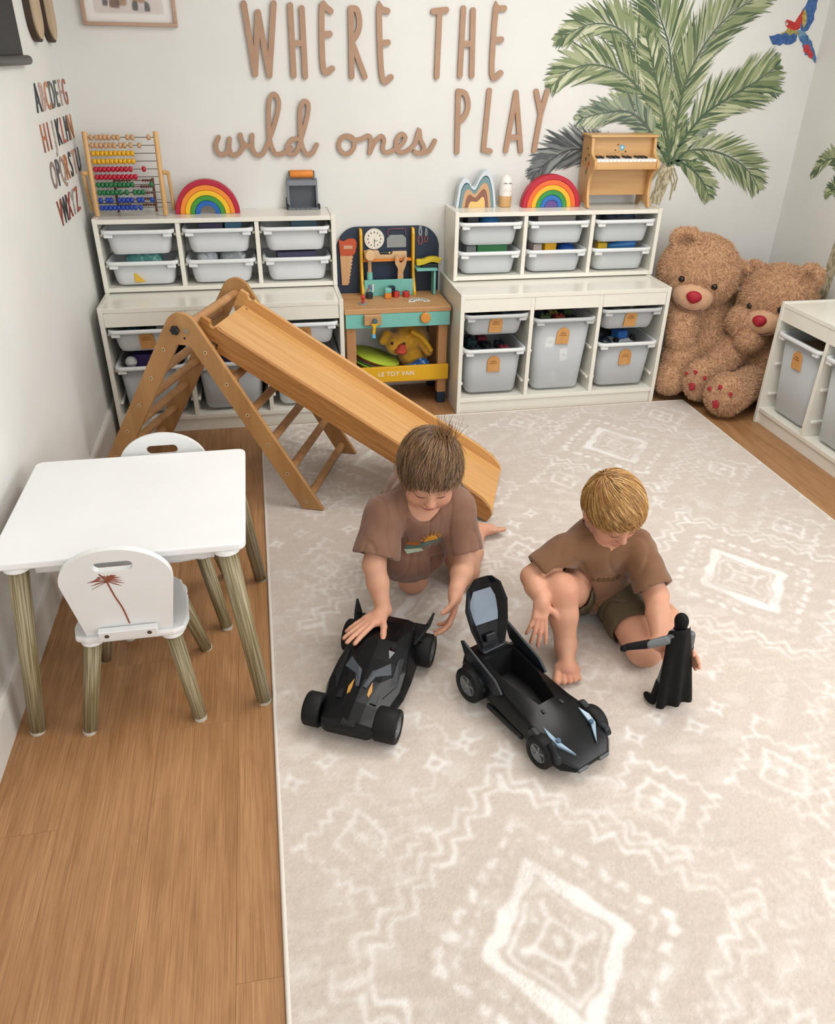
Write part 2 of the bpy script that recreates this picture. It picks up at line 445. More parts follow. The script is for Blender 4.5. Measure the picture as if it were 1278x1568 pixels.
# skirting boards with a small ledge
def skirt(name, p, q, ax):
    s = MB()
    pts = [(0, 0), (.015, 0), (.015, .1), (.012, .112), (.006, .118), (0, .118)]
    if ax == 'y': s.prism([(p[0]+a*p[2], b) for a, b in pts], p[1], q, 'xz')
    else: s.prism([(p[1]-a, b) for a, b in pts], p[0], q, 'yz')
    return struct(s.build(name, BASEB))
skirt('baseboard_left', (XL, 0, 1), YF, 'y'); skirt('baseboard_right', (XR, 0, -1), YF, 'y'); skirt('baseboard_back', (XL, 0), XR, 'x')

# ---------------------------------------------------------------- storage units
TH = .018
def unit(label, loc, rz, W, D, H, kind, levels):
    u = thing('storage_unit', label, 'storage unit', loc, rz, 'white storage units')
    # local: x along the width, front at y=-D, back y=0
    for x in (0, W-TH): MB().b2(x, x+TH, -D, 0, 0, H, .0012).build('side_panel', WHITE, u)
    cw = (W-4*TH)/3
    zb = .058 if kind == 'low' else .001
    zt = H-.004
    MB().b2(TH, W-TH, -D+.003, 0, zt-TH, zt, .001).build('top_panel', WHITE, u)
    MB().b2(TH, W-TH, -D+.004, 0, zb, zb+TH, .001).build('bottom_panel', WHITE, u)
    MB().b2(TH, W-TH, -.006, -.002, zb+TH, zt-TH).build('back_panel', WHITE, u)
    for k in (1, 2):
        x = k*(cw+TH)
        MB().b2(x, x+TH, -D+.006, -.006, zb+TH, zt-TH, .001).build('divider', WHITE, u)
    if kind == 'low':
        MB().b2(TH, W-TH, -D+.012, -D+.028, .0, zb, .001).build('plinth', WHITE, u)
        for k in range(3):
            x = TH+k*(cw+TH)
            MB().b2(x+.0005, x+cw-.0005, -D+.005, -D+.021, zt-TH-.058, zt-TH-.0005, .001).build('fascia', WHITE, u)
    rm = MB().box((0, 0, 0), (.0115, D-.05, .012), .002).mesh('runner', WHITE)
    for k in range(3):
        x = TH+k*(cw+TH)
        for z in (levels[k] if isinstance(levels[0], tuple) else levels):
            for sx in (x+.0062, x+cw-.0062):
                o = link('runner', rm, u); o.location = (sx, -D/2, z)
    return u, cw
BINT = tmat('frosted_bin', '#e6eaec', .68, .5)
BING = tmat('grey_bin', '#cdd0d2', .93, .45)
BINW = tmat('white_bin', '#f0f2f3', .82, .45)
RIM = mat('bin_rim', '#dcdfe0', .4); RIMG = mat('bin_rim_grey', '#b9bcbc', .4)
TAGW = wood('tag_wood', '#c08a4e', '#cf9b5e', .5, axis=2)
TAGP = mat('tag_print', '#8a5a2c', .6)
def rr3(w, d, r, z, n=6): return [(x, y, z) for (x, y) in rrect(-w/2, w/2, -d/2, d/2, r, n)]
_binmesh = {}
def bin_meshes(h, d, m, rm):
    key = (h, d, m.name)
    if key not in _binmesh:
        w = .272; tp = .90 if h < .3 else .86
        a = MB()
        dd = d-.04
        rings = [rr3(w*tp*.93, dd*tp*.95, .03, -h), rr3(w*tp, dd*tp, .04, -h+.012), rr3(w, dd, .04, -.004)]
        inner = [rr3(w-.005, dd-.005, .038, -.004), rr3(w*tp-.006, dd*tp-.006, .038, -h+.016), rr3(w*tp*.9, dd*tp*.92, .028, -h+.008)]
        a.loft(rings+inner, True, True)
        b = MB()
        W2 = .295
        b.loft([rr3(w, dd, .035, -.016), rr3(W2-.006, d-.003, .025, -.016), rr3(W2, d, .028, -.012), rr3(W2, d, .028, -.002), rr3(W2-.005, d-.005, .026, 0), rr3(w+.001, dd+.001, .035, -.002), rr3(w, dd, .035, -.016)], False, False)
        for sx in (-1, 1): b.b2(sx*.1, sx*.135, -d/2+.0035, -d/2+.02, -.03, -.0155, .002)
        _binmesh[key] = (a.mesh('tub', m), b.mesh('rim', rm))
    return _binmesh[key]
_tagmesh = None
def storage_bin(label, u, cw, col, rimz, h, d, D, m, rm, tagged, group, pull=.0):
    global _tagmesh
    x = TH+col*(cw+TH)+cw/2; yc = -D+d/2-.006-pull
    b = thing('storage_bin', label, 'storage bin', (0, 0, 0), 0, group)
    b.matrix_world = u.matrix_basis @ Matrix.Translation((x, yc, rimz))
    a, r = bin_meshes(h, d, m, rm)
    link('tub', a, b); link('rim', r, b)
    if tagged:
        if _tagmesh is None:
            pl = [(-.03, -.037), (.03, -.037)]+arc(0, .012, .03, 0, PI, 12)
            t = MB().prism(pl, -.003, .003).mesh('tag', TAGW, bevel=.0012, seg=1)
            pr = MB()
            for k, (zz, ww) in enumerate(((.016, .026), (.006, .036))):
                for q in range(5): pr.b2(-ww/2+q*ww/5, -ww/2+q*ww/5+ww/5*.6, -.0036, -.003, zz-.003, zz+.003)
            _tagmesh = (t, pr.mesh('lettering', TAGP))
        t = link('tag', _tagmesh[0], b, 'small arched wooden tag')
        tp = .9 if h < .3 else .86
        wall = (.0+(d-.04)/2)
        zt = -.052 if h < .15 else (-.078 if h < .3 else -.088)
        ang = math.atan2((1-tp)*(d-.04)/2, h)
        t.location = (0, -(wall-(1-tp)*wall*(-zt)/h)-.0032, zt); t.rotation_euler = (ang, 0, random.uniform(-.03, .03)); t.rotation_euler[1] = random.uniform(-.06, .06)
        l = link('lettering', _tagmesh[1], t)
    return b
LOWZ = (.142, .2870, .4440); UPZ = (.105, .231); TALLZ = (.142, .285, .414)
uL, cw = unit('white low three-column storage unit behind the wooden climbing frame', (.0874, -.001, 0), 0, .99, .439, .56, 'low', LOWZ)
uR, _ = unit('white low three-column storage unit next to the toy workbench and the bears', (1.59, -.001, 0), 0, .985, .439, .56, 'low', (LOWZ, TALLZ, LOWZ))
uL2, _ = unit('white shallow shelf unit under the big coloured-bead abacus', (.0874, -.001, .561), 0, .99, .209, .30, 'up', UPZ)
uR2, _ = unit('white shallow shelf unit under the toy piano', (1.607, -.001, .561), 0, .978, .209, .30, 'up', UPZ)
u3, _ = unit('white low storage unit along the wall beside the bears', (3.335-.018, -.725, 0), -PI/2, .99, .372, .56, 'low', (TALLZ, TALLZ, LOWZ))
bpy.context.view_layer.update()
cols = ('in the column nearest the corner', 'in the middle column', 'in the column nearest the workbench')
GB = 'frosted storage bins'
cu = (.99-4*TH)/3
for k in range(3):
    w = ('under the left abacus post', 'under the open rainbow', 'under the grey scoop toy')[k]
    for (z, nm) in ((.254, 'upper'), (.128, 'lower')):
        storage_bin(f'{nm} shallow frosted bin {w}', uL2, cu, k, z, .1, .2, .209, BINW, RIM, False, GB)
cu2 = (.978-4*TH)/3
for k in range(3):
    w = ('under the mountain stacker', 'under the nested rainbow', 'under the toy piano')[k]
    for (z, nm) in ((.254, 'upper'), (.128, 'lower')):
        storage_bin(f'{nm} shallow frosted bin {w}', uR2, cu2, k, z, .1, .2, .209, BINT, RIM, False, GB)
cl = (.99-4*TH)/3
for k in range(3):
    w = ('beside the skirting corner', 'behind the ladder rungs', 'beside the workbench leg')[k]
    storage_bin(f'small tagged bin {w}', uL, cl, k, .467, .1, .42, .439, BINW, RIM, True, GB)
    storage_bin(f'deep tagged bin {w}', uL, cl, k, .31, .22, .42, .439, BING if k != 2 else BINW, RIM, True, GB)
cr = (.985-4*TH)/3
storage_bin('small grey tagged bin on the workbench side of the low unit', uR, cr, 0, .467, .1, .42, .439, BING, RIMG, True, GB)
storage_bin('deep grey tagged bin on the workbench side of the low unit', uR, cr, 0, .31, .22, .42, .439, BING, RIMG, True, GB)
storage_bin('tall frosted tagged bin full of cards and blocks', uR, cr, 1, .4375, .35, .42, .439, BINT, RIMG, True, GB)
storage_bin('small grey tagged bin on the bear side of the low unit', uR, cr, 2, .467, .1, .42, .439, BING, RIMG, True, GB)
storage_bin('deep grey tagged bin on the bear side of the low unit', uR, cr, 2, .31, .22, .42, .439, BING, RIMG, True, GB)
storage_bin('tall frosted tagged bin in the unit beside the bears', u3, cl, 0, .4375, .35, .35, .372, BINT, RIM, True, GB)
storage_bin('tall bin second in the unit beside the bears', u3, cl, 1, .4375, .35, .35, .372, BINT, RIM, True, GB)
# ---------------------------------------------------------------- wooden wall lettering
def ribbon(mb, pts, w, y0, y1, cap=6, slope=.0009):
    pts = [V((p[0], p[1])) for p in pts]; n = len(pts); L = []; Rr = []
    for i, p in enumerate(pts):
        a = (pts[i]-pts[i-1]).normalized() if i else None
        b = (pts[i+1]-pts[i]).normalized() if i < n-1 else None
        if a is None: a = b
        if b is None: b = a
        t = (a+b); t = t.normalized() if t.length > .2 else a
        k = 1/max(.55, t.dot(a)); nn = V((-t.y, t.x))*w/2*k
        L.append(p+nn); Rr.append(p-nn)
    def capp(p, d):
        ang = math.atan2(d.y, d.x); return [p+V((math.cos(ang+PI/2-PI*j/cap), math.sin(ang+PI/2-PI*j/cap)))*w/2 for j in range(1, cap)]
    c1 = capp(pts[-1], pts[-1]-pts[-2]); c0 = capp(pts[0], pts[0]-pts[1])
    mb.q = getattr(mb, 'q', 0)+1; y1 = y1-.0005*mb.q
    yy = lambda i, y: y if y == y0 else y-slope*i/n
    b3 = lambda p, y: (p.x, y, p.y)
    for y, fl_ in ((y0, 0), (y1, 1)):
        vs = [b3(p, yy(i, y)) for i, p in enumerate(L)]+[b3(p, yy(i, y)) for i, p in enumerate(Rr)]
        fs = [(i, i+1, n+i+1, n+i) for i in range(n-1)]
        if (y == min(y0, y1)): fs = [f[::-1] for f in fs]
        mb.add(vs, fs)
        ye = yy(n-1, y)
        mb.add([b3(L[-1], ye)]+[b3(p, ye) for p in c1]+[b3(Rr[-1], ye)], [tuple(range(len(c1)+2))])
        mb.add([b3(Rr[0], y)]+[b3(p, y) for p in c0]+[b3(L[0], y)], [tuple(range(len(c0)+2))])
    out = L+c1+Rr[::-1]+c0; m = len(out)
    mb.add([b3(p, y0) for p in out]+[b3(p, y1) for p in out], [(i, (i+1) % m, m+(i+1) % m, m+i) for i in range(m)])
def smooth2(P, n=5): return [(p.x, p.y) for p in catmull([V((a, b, 0)) for a, b in P], n)]
MDF = mat('sign_wood', '#a5836a', .6, '#ab8a71', scale=20, bump=.02, bscale=300)
LETTERS = [
  ('W', [[(0.77, 1.619), (0.792, 1.377)], [(0.792, 1.377), (0.822, 1.591)], [(0.822, 1.591), (0.849, 1.373)], [(0.849, 1.373), (0.886, 1.622)]]),
  ('H', [[(0.95, 1.617), (0.948, 1.374)], [(0.995, 1.608), (0.995, 1.372)], [(0.948, 1.488), (0.993, 1.489)]]),
  ('E', [[(1.11, 1.601), (1.095, 1.61), (1.075, 1.608), (1.071, 1.401), (1.108, 1.401)], [(1.074, 1.52), (1.103, 1.523)]]),
  ('R', [[(1.188, 1.373), (1.191, 1.612)], [(1.191, 1.612), (1.216, 1.607), (1.225, 1.565), (1.216, 1.529), (1.192, 1.498)], [(1.192, 1.496), (1.243, 1.373)]]),
  ('E', [[(1.341, 1.606), (1.318, 1.61), (1.306, 1.601), (1.316, 1.372), (1.354, 1.372)], [(1.312, 1.493), (1.342, 1.497)]]),
  ('T', [[(1.53, 1.609), (1.585, 1.615)], [(1.557, 1.612), (1.551, 1.376)]]),
  ('H', [[(1.657, 1.622), (1.652, 1.38)], [(1.698, 1.616), (1.704, 1.381)], [(1.654, 1.497), (1.701, 1.497)]]),
  ('E', [[(1.831, 1.626), (1.803, 1.623), (1.794, 1.611), (1.793, 1.389), (1.832, 1.392)], [(1.795, 1.513), (1.826, 1.515)]]),
  ('P', [[(1.651, 1.083), (1.648, 1.321)], [(1.648, 1.321), (1.678, 1.312), (1.693, 1.271), (1.682, 1.23), (1.651, 1.199)]]),
  ('L', [[(1.786, 1.325), (1.773, 1.091), (1.804, 1.085)]]),
  ('A', [[(1.877, 1.087), (1.907, 1.318)], [(1.907, 1.318), (1.947, 1.086)], [(1.889, 1.14), (1.938, 1.142)]]),
  ('Y', [[(1.999, 1.323), (2.026, 1.238)], [(2.049, 1.324), (2.027, 1.234), (2.01, 1.086)]]),
]
WILD = [[(0.619, 1.144), (0.605, 1.113), (0.611, 1.085), (0.631, 1.077), (0.652, 1.093), (0.664, 1.138)], [(0.664, 1.138), (0.659, 1.096), (0.672, 1.075), (0.698, 1.083), (0.716, 1.111), (0.71, 1.153)], [(0.709, 1.145), (0.726, 1.113), (0.755, 1.113)], [(0.759, 1.152), (0.755, 1.104), (0.772, 1.076), (0.803, 1.087), (0.85, 1.181), (0.879, 1.268), (0.864, 1.305), (0.841, 1.281), (0.832, 1.192), (0.833, 1.124), (0.852, 1.079), (0.888, 1.083), (0.92, 1.101)], [(0.957, 1.138), (0.922, 1.133), (0.902, 1.103), (0.915, 1.077), (0.941, 1.087), (0.962, 1.135)], [(0.959, 1.126), (0.992, 1.215), (1.001, 1.268), (0.983, 1.279), (0.967, 1.251), (0.962, 1.17), (0.966, 1.112), (0.985, 1.076), (1.009, 1.083), (1.029, 1.114)]]
ONES = [[(1.164, 1.149), (1.135, 1.139), (1.124, 1.109), (1.139, 1.083), (1.164, 1.078), (1.19, 1.104), (1.187, 1.139), (1.159, 1.149), (1.193, 1.132), (1.228, 1.137)], [(1.228, 1.137), (1.252, 1.148), (1.264, 1.134), (1.258, 1.08)], [(1.258, 1.08), (1.28, 1.123), (1.309, 1.146), (1.322, 1.132), (1.316, 1.099), (1.332, 1.082), (1.358, 1.089), (1.398, 1.113), (1.416, 1.141), (1.402, 1.155), (1.381, 1.139), (1.375, 1.103), (1.395, 1.082), (1.427, 1.089), (1.459, 1.117), (1.477, 1.169), (1.484, 1.134), (1.5, 1.101), (1.486, 1.078), (1.459, 1.084)], [(1.486, 1.078), (1.523, 1.088), (1.549, 1.128)]]
FRONDS = [
  ([(2.655, 1.141), (2.529, 1.369), (2.424, 1.508), (2.335, 1.57), (2.212, 1.576), (2.076, 1.516)], 0.090, 0),
  ([(2.65, 1.099), (2.546, 1.272), (2.409, 1.387), (2.265, 1.427), (2.155, 1.408), (2.069, 1.346)], 0.103, 0),
  ([(2.627, 1.089), (2.536, 1.192), (2.444, 1.244), (2.326, 1.239), (2.207, 1.211)], 0.072, 2),
  ([(2.679, 1.11), (2.65, 1.302), (2.6, 1.492), (2.53, 1.618), (2.469, 1.739)], 0.133, 1),
  ([(2.691, 1.11), (2.7, 1.341), (2.761, 1.504), (2.863, 1.625), (3.027, 1.718)], 0.115, 0),
  ([(2.722, 1.109), (2.82, 1.232), (2.938, 1.308), (3.047, 1.368), (3.136, 1.428)], 0.115, 1),
  ([(2.708, 1.057), (2.827, 1.086), (2.971, 1.061), (3.103, 0.995), (3.18, 0.911)], 0.090, 0),
  ([(2.71, 1.046), (2.806, 1.003), (2.884, 0.937), (2.927, 0.87)], 0.058, 1),
  ([(2.536, 0.973), (2.351, 1.07), (2.193, 1.089), (2.086, 1.04), (2.018, 0.976)], 0.090, 3),
  ([(2.666, 1.078), (2.601, 1.232), (2.537, 1.32), (2.47, 1.368)], 0.072, 2),
  ([(2.712, 1.099), (2.778, 1.14), (2.889, 1.253), (3.022, 1.319), (3.171, 1.332)], 0.072, 2),
  ([(2.689, 1.025), (2.652, 1.12), (2.607, 1.202)], 0.054, 1),
  ([(2.695, 1.025), (2.693, 1.13), (2.7, 1.222)], 0.054, 1),
  ([(2.691, 1.015), (2.724, 1.099), (2.786, 1.161)], 0.048, 1),
  ([(2.688, 1.015), (2.627, 1.089), (2.569, 1.141)], 0.048, 1),
  ([(2.693, 1.015), (2.675, 1.11), (2.649, 1.232)], 0.054, 0),
  ([(2.689, 1.025), (2.748, 1.041), (2.812, 1.035)], 0.036, 1),
  ([(2.675, 1.099), (2.598, 1.282), (2.529, 1.435), (2.473, 1.554)], 0.072, 0),
]
FIBRES = [[(2.643, 1.004), (2.617, 0.973), (2.606, 0.929)], [(2.664, 0.994), (2.638, 0.951), (2.637, 0.896)], [(2.705, 1.004), (2.731, 0.95), (2.723, 0.884)], [(2.718, 1.004), (2.742, 0.96), (2.737, 0.906)], [(2.695, 0.993), (2.723, 0.928), (2.722, 0.867)], [(2.677, 0.988), (2.657, 0.929), (2.651, 0.907)], [(2.65, 1.004), (2.629, 0.978), (2.614, 0.956)]]
TRUNK = [(2.647, 1.047), (2.721, 1.041), (2.712, 0.972), (2.697, 0.917), (2.673, 0.84), (2.613, 0.854), (2.632, 0.929), (2.642, 0.994)]
PARROT = {
  'wing_right': [(3.239, 1.566), (3.198, 1.618), (3.217, 1.665), (3.241, 1.712), (3.263, 1.73), (3.273, 1.674), (3.273, 1.638), (3.265, 1.594)],
  'shoulder': [(3.181, 1.598), (3.199, 1.631), (3.213, 1.651), (3.219, 1.608), (3.216, 1.579), (3.195, 1.578)],
  'gold_right': [(3.219, 1.608), (3.22, 1.655), (3.233, 1.644), (3.238, 1.601), (3.231, 1.579)],
  'head': [(3.134, 1.602), (3.142, 1.613), (3.164, 1.608), (3.191, 1.599), (3.212, 1.577), (3.183, 1.569), (3.159, 1.576), (3.142, 1.59)],
  'face': [(3.134, 1.602), (3.145, 1.605), (3.152, 1.594), (3.144, 1.59)],
  'gold_left': [(3.128, 1.561), (3.176, 1.576), (3.212, 1.565), (3.205, 1.549), (3.138, 1.548)],
  'wing_left': [(3.071, 1.549), (3.133, 1.555), (3.209, 1.554), (3.208, 1.531), (3.165, 1.516), (3.117, 1.515), (3.086, 1.531)],
  'body': [(3.203, 1.575), (3.242, 1.568), (3.272, 1.543), (3.241, 1.524), (3.217, 1.548)],
  'tail': [(3.221, 1.546), (3.26, 1.557), (3.297, 1.513), (3.337, 1.449), (3.314, 1.462), (3.291, 1.474), (3.261, 1.496)],
  'tail_red': [(3.247, 1.513), (3.277, 1.517), (3.311, 1.477), (3.313, 1.464), (3.28, 1.479)],
}
where = ['first word of the sign, first letter', 'first word, second letter', 'first word, third letter', 'first word, fourth letter', 'first word, last letter',
         'first of the word THE', 'middle of the word THE', 'last of the word THE', 'starting the word PLAY', 'second in the word PLAY', 'third in the word PLAY', 'ending the word PLAY']
def origin_shift(mb, name, m, c, parent=None):
    o = mb.build(name, m, parent); o.data.transform(Matrix.Translation(-V(c))); o.location = c; return o
for (ch, st), wh in zip(LETTERS, where):
    mb = MB()
    for q in st: ribbon(mb, smooth2(q) if len(q) > 3 else q, .0225, -.003, -.014)
    c = (st[0][0][0], -.008, st[0][-1][1])
    tag(origin_shift(mb, 'wall_letter', MDF, c), f'brown wooden letter {ch} on the back wall, {wh}', 'letter', 'brown wooden sign letters')
for nm, st, wid in (('wild', WILD, .0185), ('ones', ONES, .0185)):
    mb = MB()
    for q in st: ribbon(mb, smooth2(q, 6), wid, -.003, -.014)
    tag(origin_shift(mb, 'wall_word', MDF, (st[0][0][0], -.008, st[0][0][1])), f'brown wooden script word {nm} on the back wall', 'letter')
# ---------------------------------------------------------------- alphabet on the left wall
def glyph(ch, size, depth, m, name, xs=1.0):
    cu_ = bpy.data.curves.new('g', 'FONT'); cu_.body = ch; cu_.size = size; cu_.extrude = depth/2; cu_.align_x = 'CENTER'; cu_.align_y = 'CENTER'; cu_.resolution_u = 3
    ob = bpy.data.objects.new('g', cu_); COL.objects.link(ob); bpy.context.view_layer.update()
    me = bpy.data.meshes.new_from_object(ob.evaluated_get(bpy.context.evaluated_depsgraph_get()))
    bpy.data.objects.remove(ob); me.name = name; me.materials.clear(); me.materials.append(m)
    if xs: me.transform(Matrix.Diagonal((xs, 1, 1, 1)))
    return me
AC = {'A': '#3a3f42', 'B': '#b99a90', 'C': '#b07d62', 'D': '#5c5e5b', 'E': '#565b58', 'F': '#a98c7f', 'G': '#9b6757', 'H': '#a46d52', 'I': '#8d4b40', 'J': '#a3958a', 'K': '#3b3a3d', 'L': '#a55f52', 'M': '#4b4c4d', 'N': '#b57f5c',
      'O': '#8d7a70', 'P': '#54555a', 'Q': '#9a8577', 'R': '#a9714f', 'S': '#3f3d3c', 'T': '#b18b7c', 'U': '#5d5656', 'V': '#8e4438', 'W': '#37383b', 'X': '#93403a', 'Y': '#9a928c', 'Z': '#9c5a4c'}
for row, (txt, z, ya) in enumerate((('ABCDEFG', 1.306, -.545), ('HIJKLMN', 1.184, -.56), ('OPQRSTU', 1.062, -.535), ('VWXYZ', .936, -.545))):
    for i, ch in enumerate(txt):
        m = mat('alphabet_'+ch, AC[ch], .7, tuple(min(1, c*1.5) for c in rgb(AC[ch])), scale=60, lo=.5, hi=.6)
        me = glyph(ch, .128, .003, m, 'wall_letter', .88 if ch not in 'MWI' else .72)
        o = link('alphabet_letter', me); o.matrix_world = Matrix.Translation((XL+.0025, ya+i*.08, z)) @ Matrix(((0, 0, 1, 0), (1, 0, 0, 0), (0, 1, 0, 0), (0, 0, 0, 1)))
        tag(o, f'small printed alphabet letter {ch} on the side wall', 'letter', 'alphabet letters on the side wall')
# ---------------------------------------------------------------- framed picture
fr = thing('framed_picture', 'light wood framed picture of storybook feet on the back wall', 'picture', (.333, 0, 1.535))
FW = wood('frame_wood', '#a98a76', '#b99b86', .5, axis=0)
w, h, t = .349, .47, .013
MB().b2(-w/2, w/2, -.022, -.002, 0, t, .001).build('frame_rail', FW, fr); MB().b2(-w/2, w/2, -.022, -.002, h-t, h, .001).build('frame_rail', FW, fr)
MB().b2(-w/2, -w/2+t, -.022, -.002, t, h-t, .001).build('frame_stile', FW, fr); MB().b2(w/2-t, w/2, -.022, -.002, t, h-t, .001).build('frame_stile', FW, fr)
MB().b2(-w/2+t, w/2-t, -.008, -.003, t, h-t).build('mat_board', mat('mat_board', '#e6e4df', .7), fr)
pr = MB().b2(-w/2+t+.035, w/2-t-.035, -.0095, -.008, t+.03, h-t-.03).build('print', mat('print_paper', '#cdc3bd', .6), fr)
feet = MB()
FM = [mat('print_dark', '#2f2a2b', .6), mat('print_brown', '#6a3a24', .6), mat('print_tan', '#9a7556', .6), mat('print_pale', '#b9b4b0', .6)]
def blob(mb, mi, pts): mb.cur = mi; mb.prism(smooth2(pts+[pts[0]], 4)[:-1], -.0099, -.0094)
blob(feet, 0, [(-.095, .067), (-.078, .066), (-.076, .085), (-.092, .087)]); blob(feet, 1, [(-.07, .062), (-.035, .06), (-.038, .09), (-.055, .105), (-.068, .085)])
blob(feet, 2, [(-.04, .07), (-.008, .07), (-.01, .12), (-.035, .12)]); blob(feet, 2, [(.015, .085), (.06, .08), (.07, .15), (.02, .15)])
blob(feet, 0, [(.012, .055), (.03, .052), (.034, .078), (.016, .082)]); blob(feet, 0, [(.058, .05), (.078, .052), (.074, .078), (.06, .08)])
blob(feet, 3, [(.03, .048), (.055, .046), (.054, .062), (.032, .064)])
feet.build('printed_feet', FM, pr)
GL = tmat('picture_glass', '#ffffff', .06, .05)
MB().b2(-w/2+t, w/2-t, -.0145, -.0135, t, h-t).build('glass', GL, fr)
# ---------------------------------------------------------------- side wall plaques and screen
SB1 = wood('plaque_wood', '#a58e72', '#c3ae90', .6, axis=2, grain=5); SBE = mat('plaque_edge', '#3a2a1e', .6)
for (yc, nm) in ((-.40, 'the one nearer the black screen'), (-.175, 'the one nearer the corner')):
    s = thing('wall_plaque', f'long rounded wooden plaque on the side wall, {nm}', 'wall plaque', (XL, yc, 1.475), 0, 'rounded plaques')
    pl = arc(0, .075, .075, PI, 2*PI, 16)+arc(0, .5, .075, 0, PI, 16)
    MB().prism(pl, .002, .022, 'yz').build('backing', SBE, s)
    pl2 = arc(0, .075, .066, PI, 2*PI, 16)+arc(0, .5, .066, 0, PI, 16)
    MB().prism(pl2, .022, .027, 'yz').build('face', SB1, s)
s = thing('roller_screen', 'black hanging screen with a dark bottom bar on the side wall', 'screen', (XL, -1.0, 1.41))
MB().b2(.004, .008, -.42, .36, .02, .95).build('screen_sheet', mat('screen_black', '#1b1c1f', .55), s)
sb = MB().cyl((.016, -.43, .014), (.016, .375, .014), .014, n=14, rnd=.002).build('bottom_bar', mat('bar_black', '#26282c', .35), s)
# ---------------------------------------------------------------- painted palm and macaw
GRN = [('#55664a', '#84906a', '#a3aa86', '#c3c7a9'), ('#4a5f45', '#73835c', '#97a179', '#b9be9b'), ('#566659', '#82907b', '#a0a98c', '#c2c7b0'), ('#43484a', '#585e5f', '#737978', '#8a8f8d')]
PAINT = mat('mural_paint', (1, 1, 1), .75, attr='tint')
def frond_mesh(pts, lw, ci, seed, plane, off):
    r = random.Random(seed); P = catmull([V((a, b, 0)) for a, b in pts], 12); n = len(P); vs = []; fs = []; cs = []
    pal = [rgb(c) for c in GRN[ci]]
    def quad(a, b, c, d, col, hgt):
        k = len(vs)
        for p in (a, b, c, d): vs.append(plane(p.x, p.y, off+hgt)); cs.append(col)
        fs.append((k, k+1, k+2, k+3))
    cum = [0]
    for i in range(1, n): cum.append(cum[-1]+(P[i]-P[i-1]).length)
    tot = cum[-1]; N = int(tot/.0076)
    for j in range(N):
        s_ = tot*(j+.5)/N; i = min(n-2, max(k for k in range(n) if cum[k] <= s_)); f = (s_-cum[i])/max(1e-6, cum[i+1]-cum[i])
        p = P[i].lerp(P[i+1], f); d = (P[i+1]-P[i]).normalized(); nn = V((-d.y, d.x, 0)); u = s_/tot
        prof = lw*(.35+1.25*math.sin(PI*min(1, u*1.02))**.8)*(.85+.3*r.random())
        if u < .12: prof *= .5
        for sg in (-1, 1):
            a = math.radians(38-12*u+r.uniform(-5, 5)); dr = (d*math.cos(a)+nn*sg*math.sin(a))
            L = prof*1.15; wd = .0066*(.9+.5*r.random()); sd = V((-dr.y, dr.x, 0))
            q = p+d*r.uniform(-.003, .003); tip = q+dr*L+V((0, -.05*L, 0)); mid = q+dr*L*.5
            col = pal[0] if r.random() < .3 else pal[1] if r.random() < .5 else pal[2] if r.random() < .7 else pal[3]
            quad(q, mid-sd*wd, tip, mid+sd*wd, col, r.uniform(.0002, .0012))
    for i in range(n-1):
        d = (P[i+1]-P[i]).normalized(); nn = V((-d.y, d.x, 0)); w0 = .0055*(1-i/n)+.001; w1 = .0055*(1-(i+1)/n)+.001
        quad(P[i]-nn*w0, P[i+1]-nn*w1, P[i+1]+nn*w1, P[i]+nn*w0, pal[0], .0014)
    return np_mesh('frond', np.array(vs), np.array(fs), PAINT, np.array(cs), smooth=False)
palm = thing('palm_decal', 'large green painted palm tree on the back wall behind the toy piano', 'wall decal')
bw = lambda x, z, o: (x, -o, z)
for i, (pts, lw, ci) in enumerate(FRONDS): link('frond', frond_mesh(pts, lw, ci, i+3, bw, .0006+.0015*(i % 3)), palm)
TRK = mat('trunk_paint', '#c9bea4', .8, '#958b70', scale=70, stretch=(1, 1, .6), lo=.42, hi=.6)
MB().prism(TRUNK, -.0003, -.001).build('trunk', TRK, palm)
fm = MB()
for q in FIBRES: ribbon(fm, q, .006, -.0004, -.0016, 3, slope=0)
fm.build('trunk_fibre', mat('fibre_paint', '#b3a684', .8, '#8d8468', scale=60), palm)
rp = thing('palm_decal', 'painted palm on the side wall at the picture edge', 'wall decal')
rw = lambda y, z, o: (XR-o, y, z)
for i, pts in enumerate(([(-.5, .84), (-.42, 1.0), (-.33, 1.07), (-.25, 1.06), (-.175, .99)], [(-.5, .84), (-.43, .93), (-.37, .955), (-.31, .93)], [(-.5, .86), (-.5, 1.1), (-.42, 1.3)], [(-.5, .86), (-.62, 1.05), (-.75, 1.1), (-.85, 1.0)], [(-.5, .86), (-.6, .9), (-.68, .86), (-.72, .76)], [(-.5, .86), (-.58, 1.15), (-.7, 1.35)])):
    link('frond', frond_mesh(pts, .05, i % 2, i+40, rw, .0006+.0015*(i % 3)), rp)
MB().prism([(-.46, .86), (-.53, .86), (-.50, .5), (-.48, 0.12), (-.40, 0.12), (-.43, .5)], XR-.0003, XR-.001, 'yz').build('trunk', TRK, rp)
mac = thing('macaw_decal', 'red and blue flying macaw painted on the back wall', 'wall decal')
MC = {'wing_right': '#3f66a0', 'shoulder': '#c13a35', 'gold_right': '#b8a154', 'head': '#c4342f', 'face': '#e4ddd2', 'gold_left': '#a99a4d', 'wing_left': '#39609c', 'body': '#6f93ad', 'tail': '#4a74a4', 'tail_red': '#c23a40'}
names = {'wing_right': 'wing', 'wing_left': 'wing', 'gold_right': 'covert', 'gold_left': 'covert', 'tail_red': 'tail_feather'}
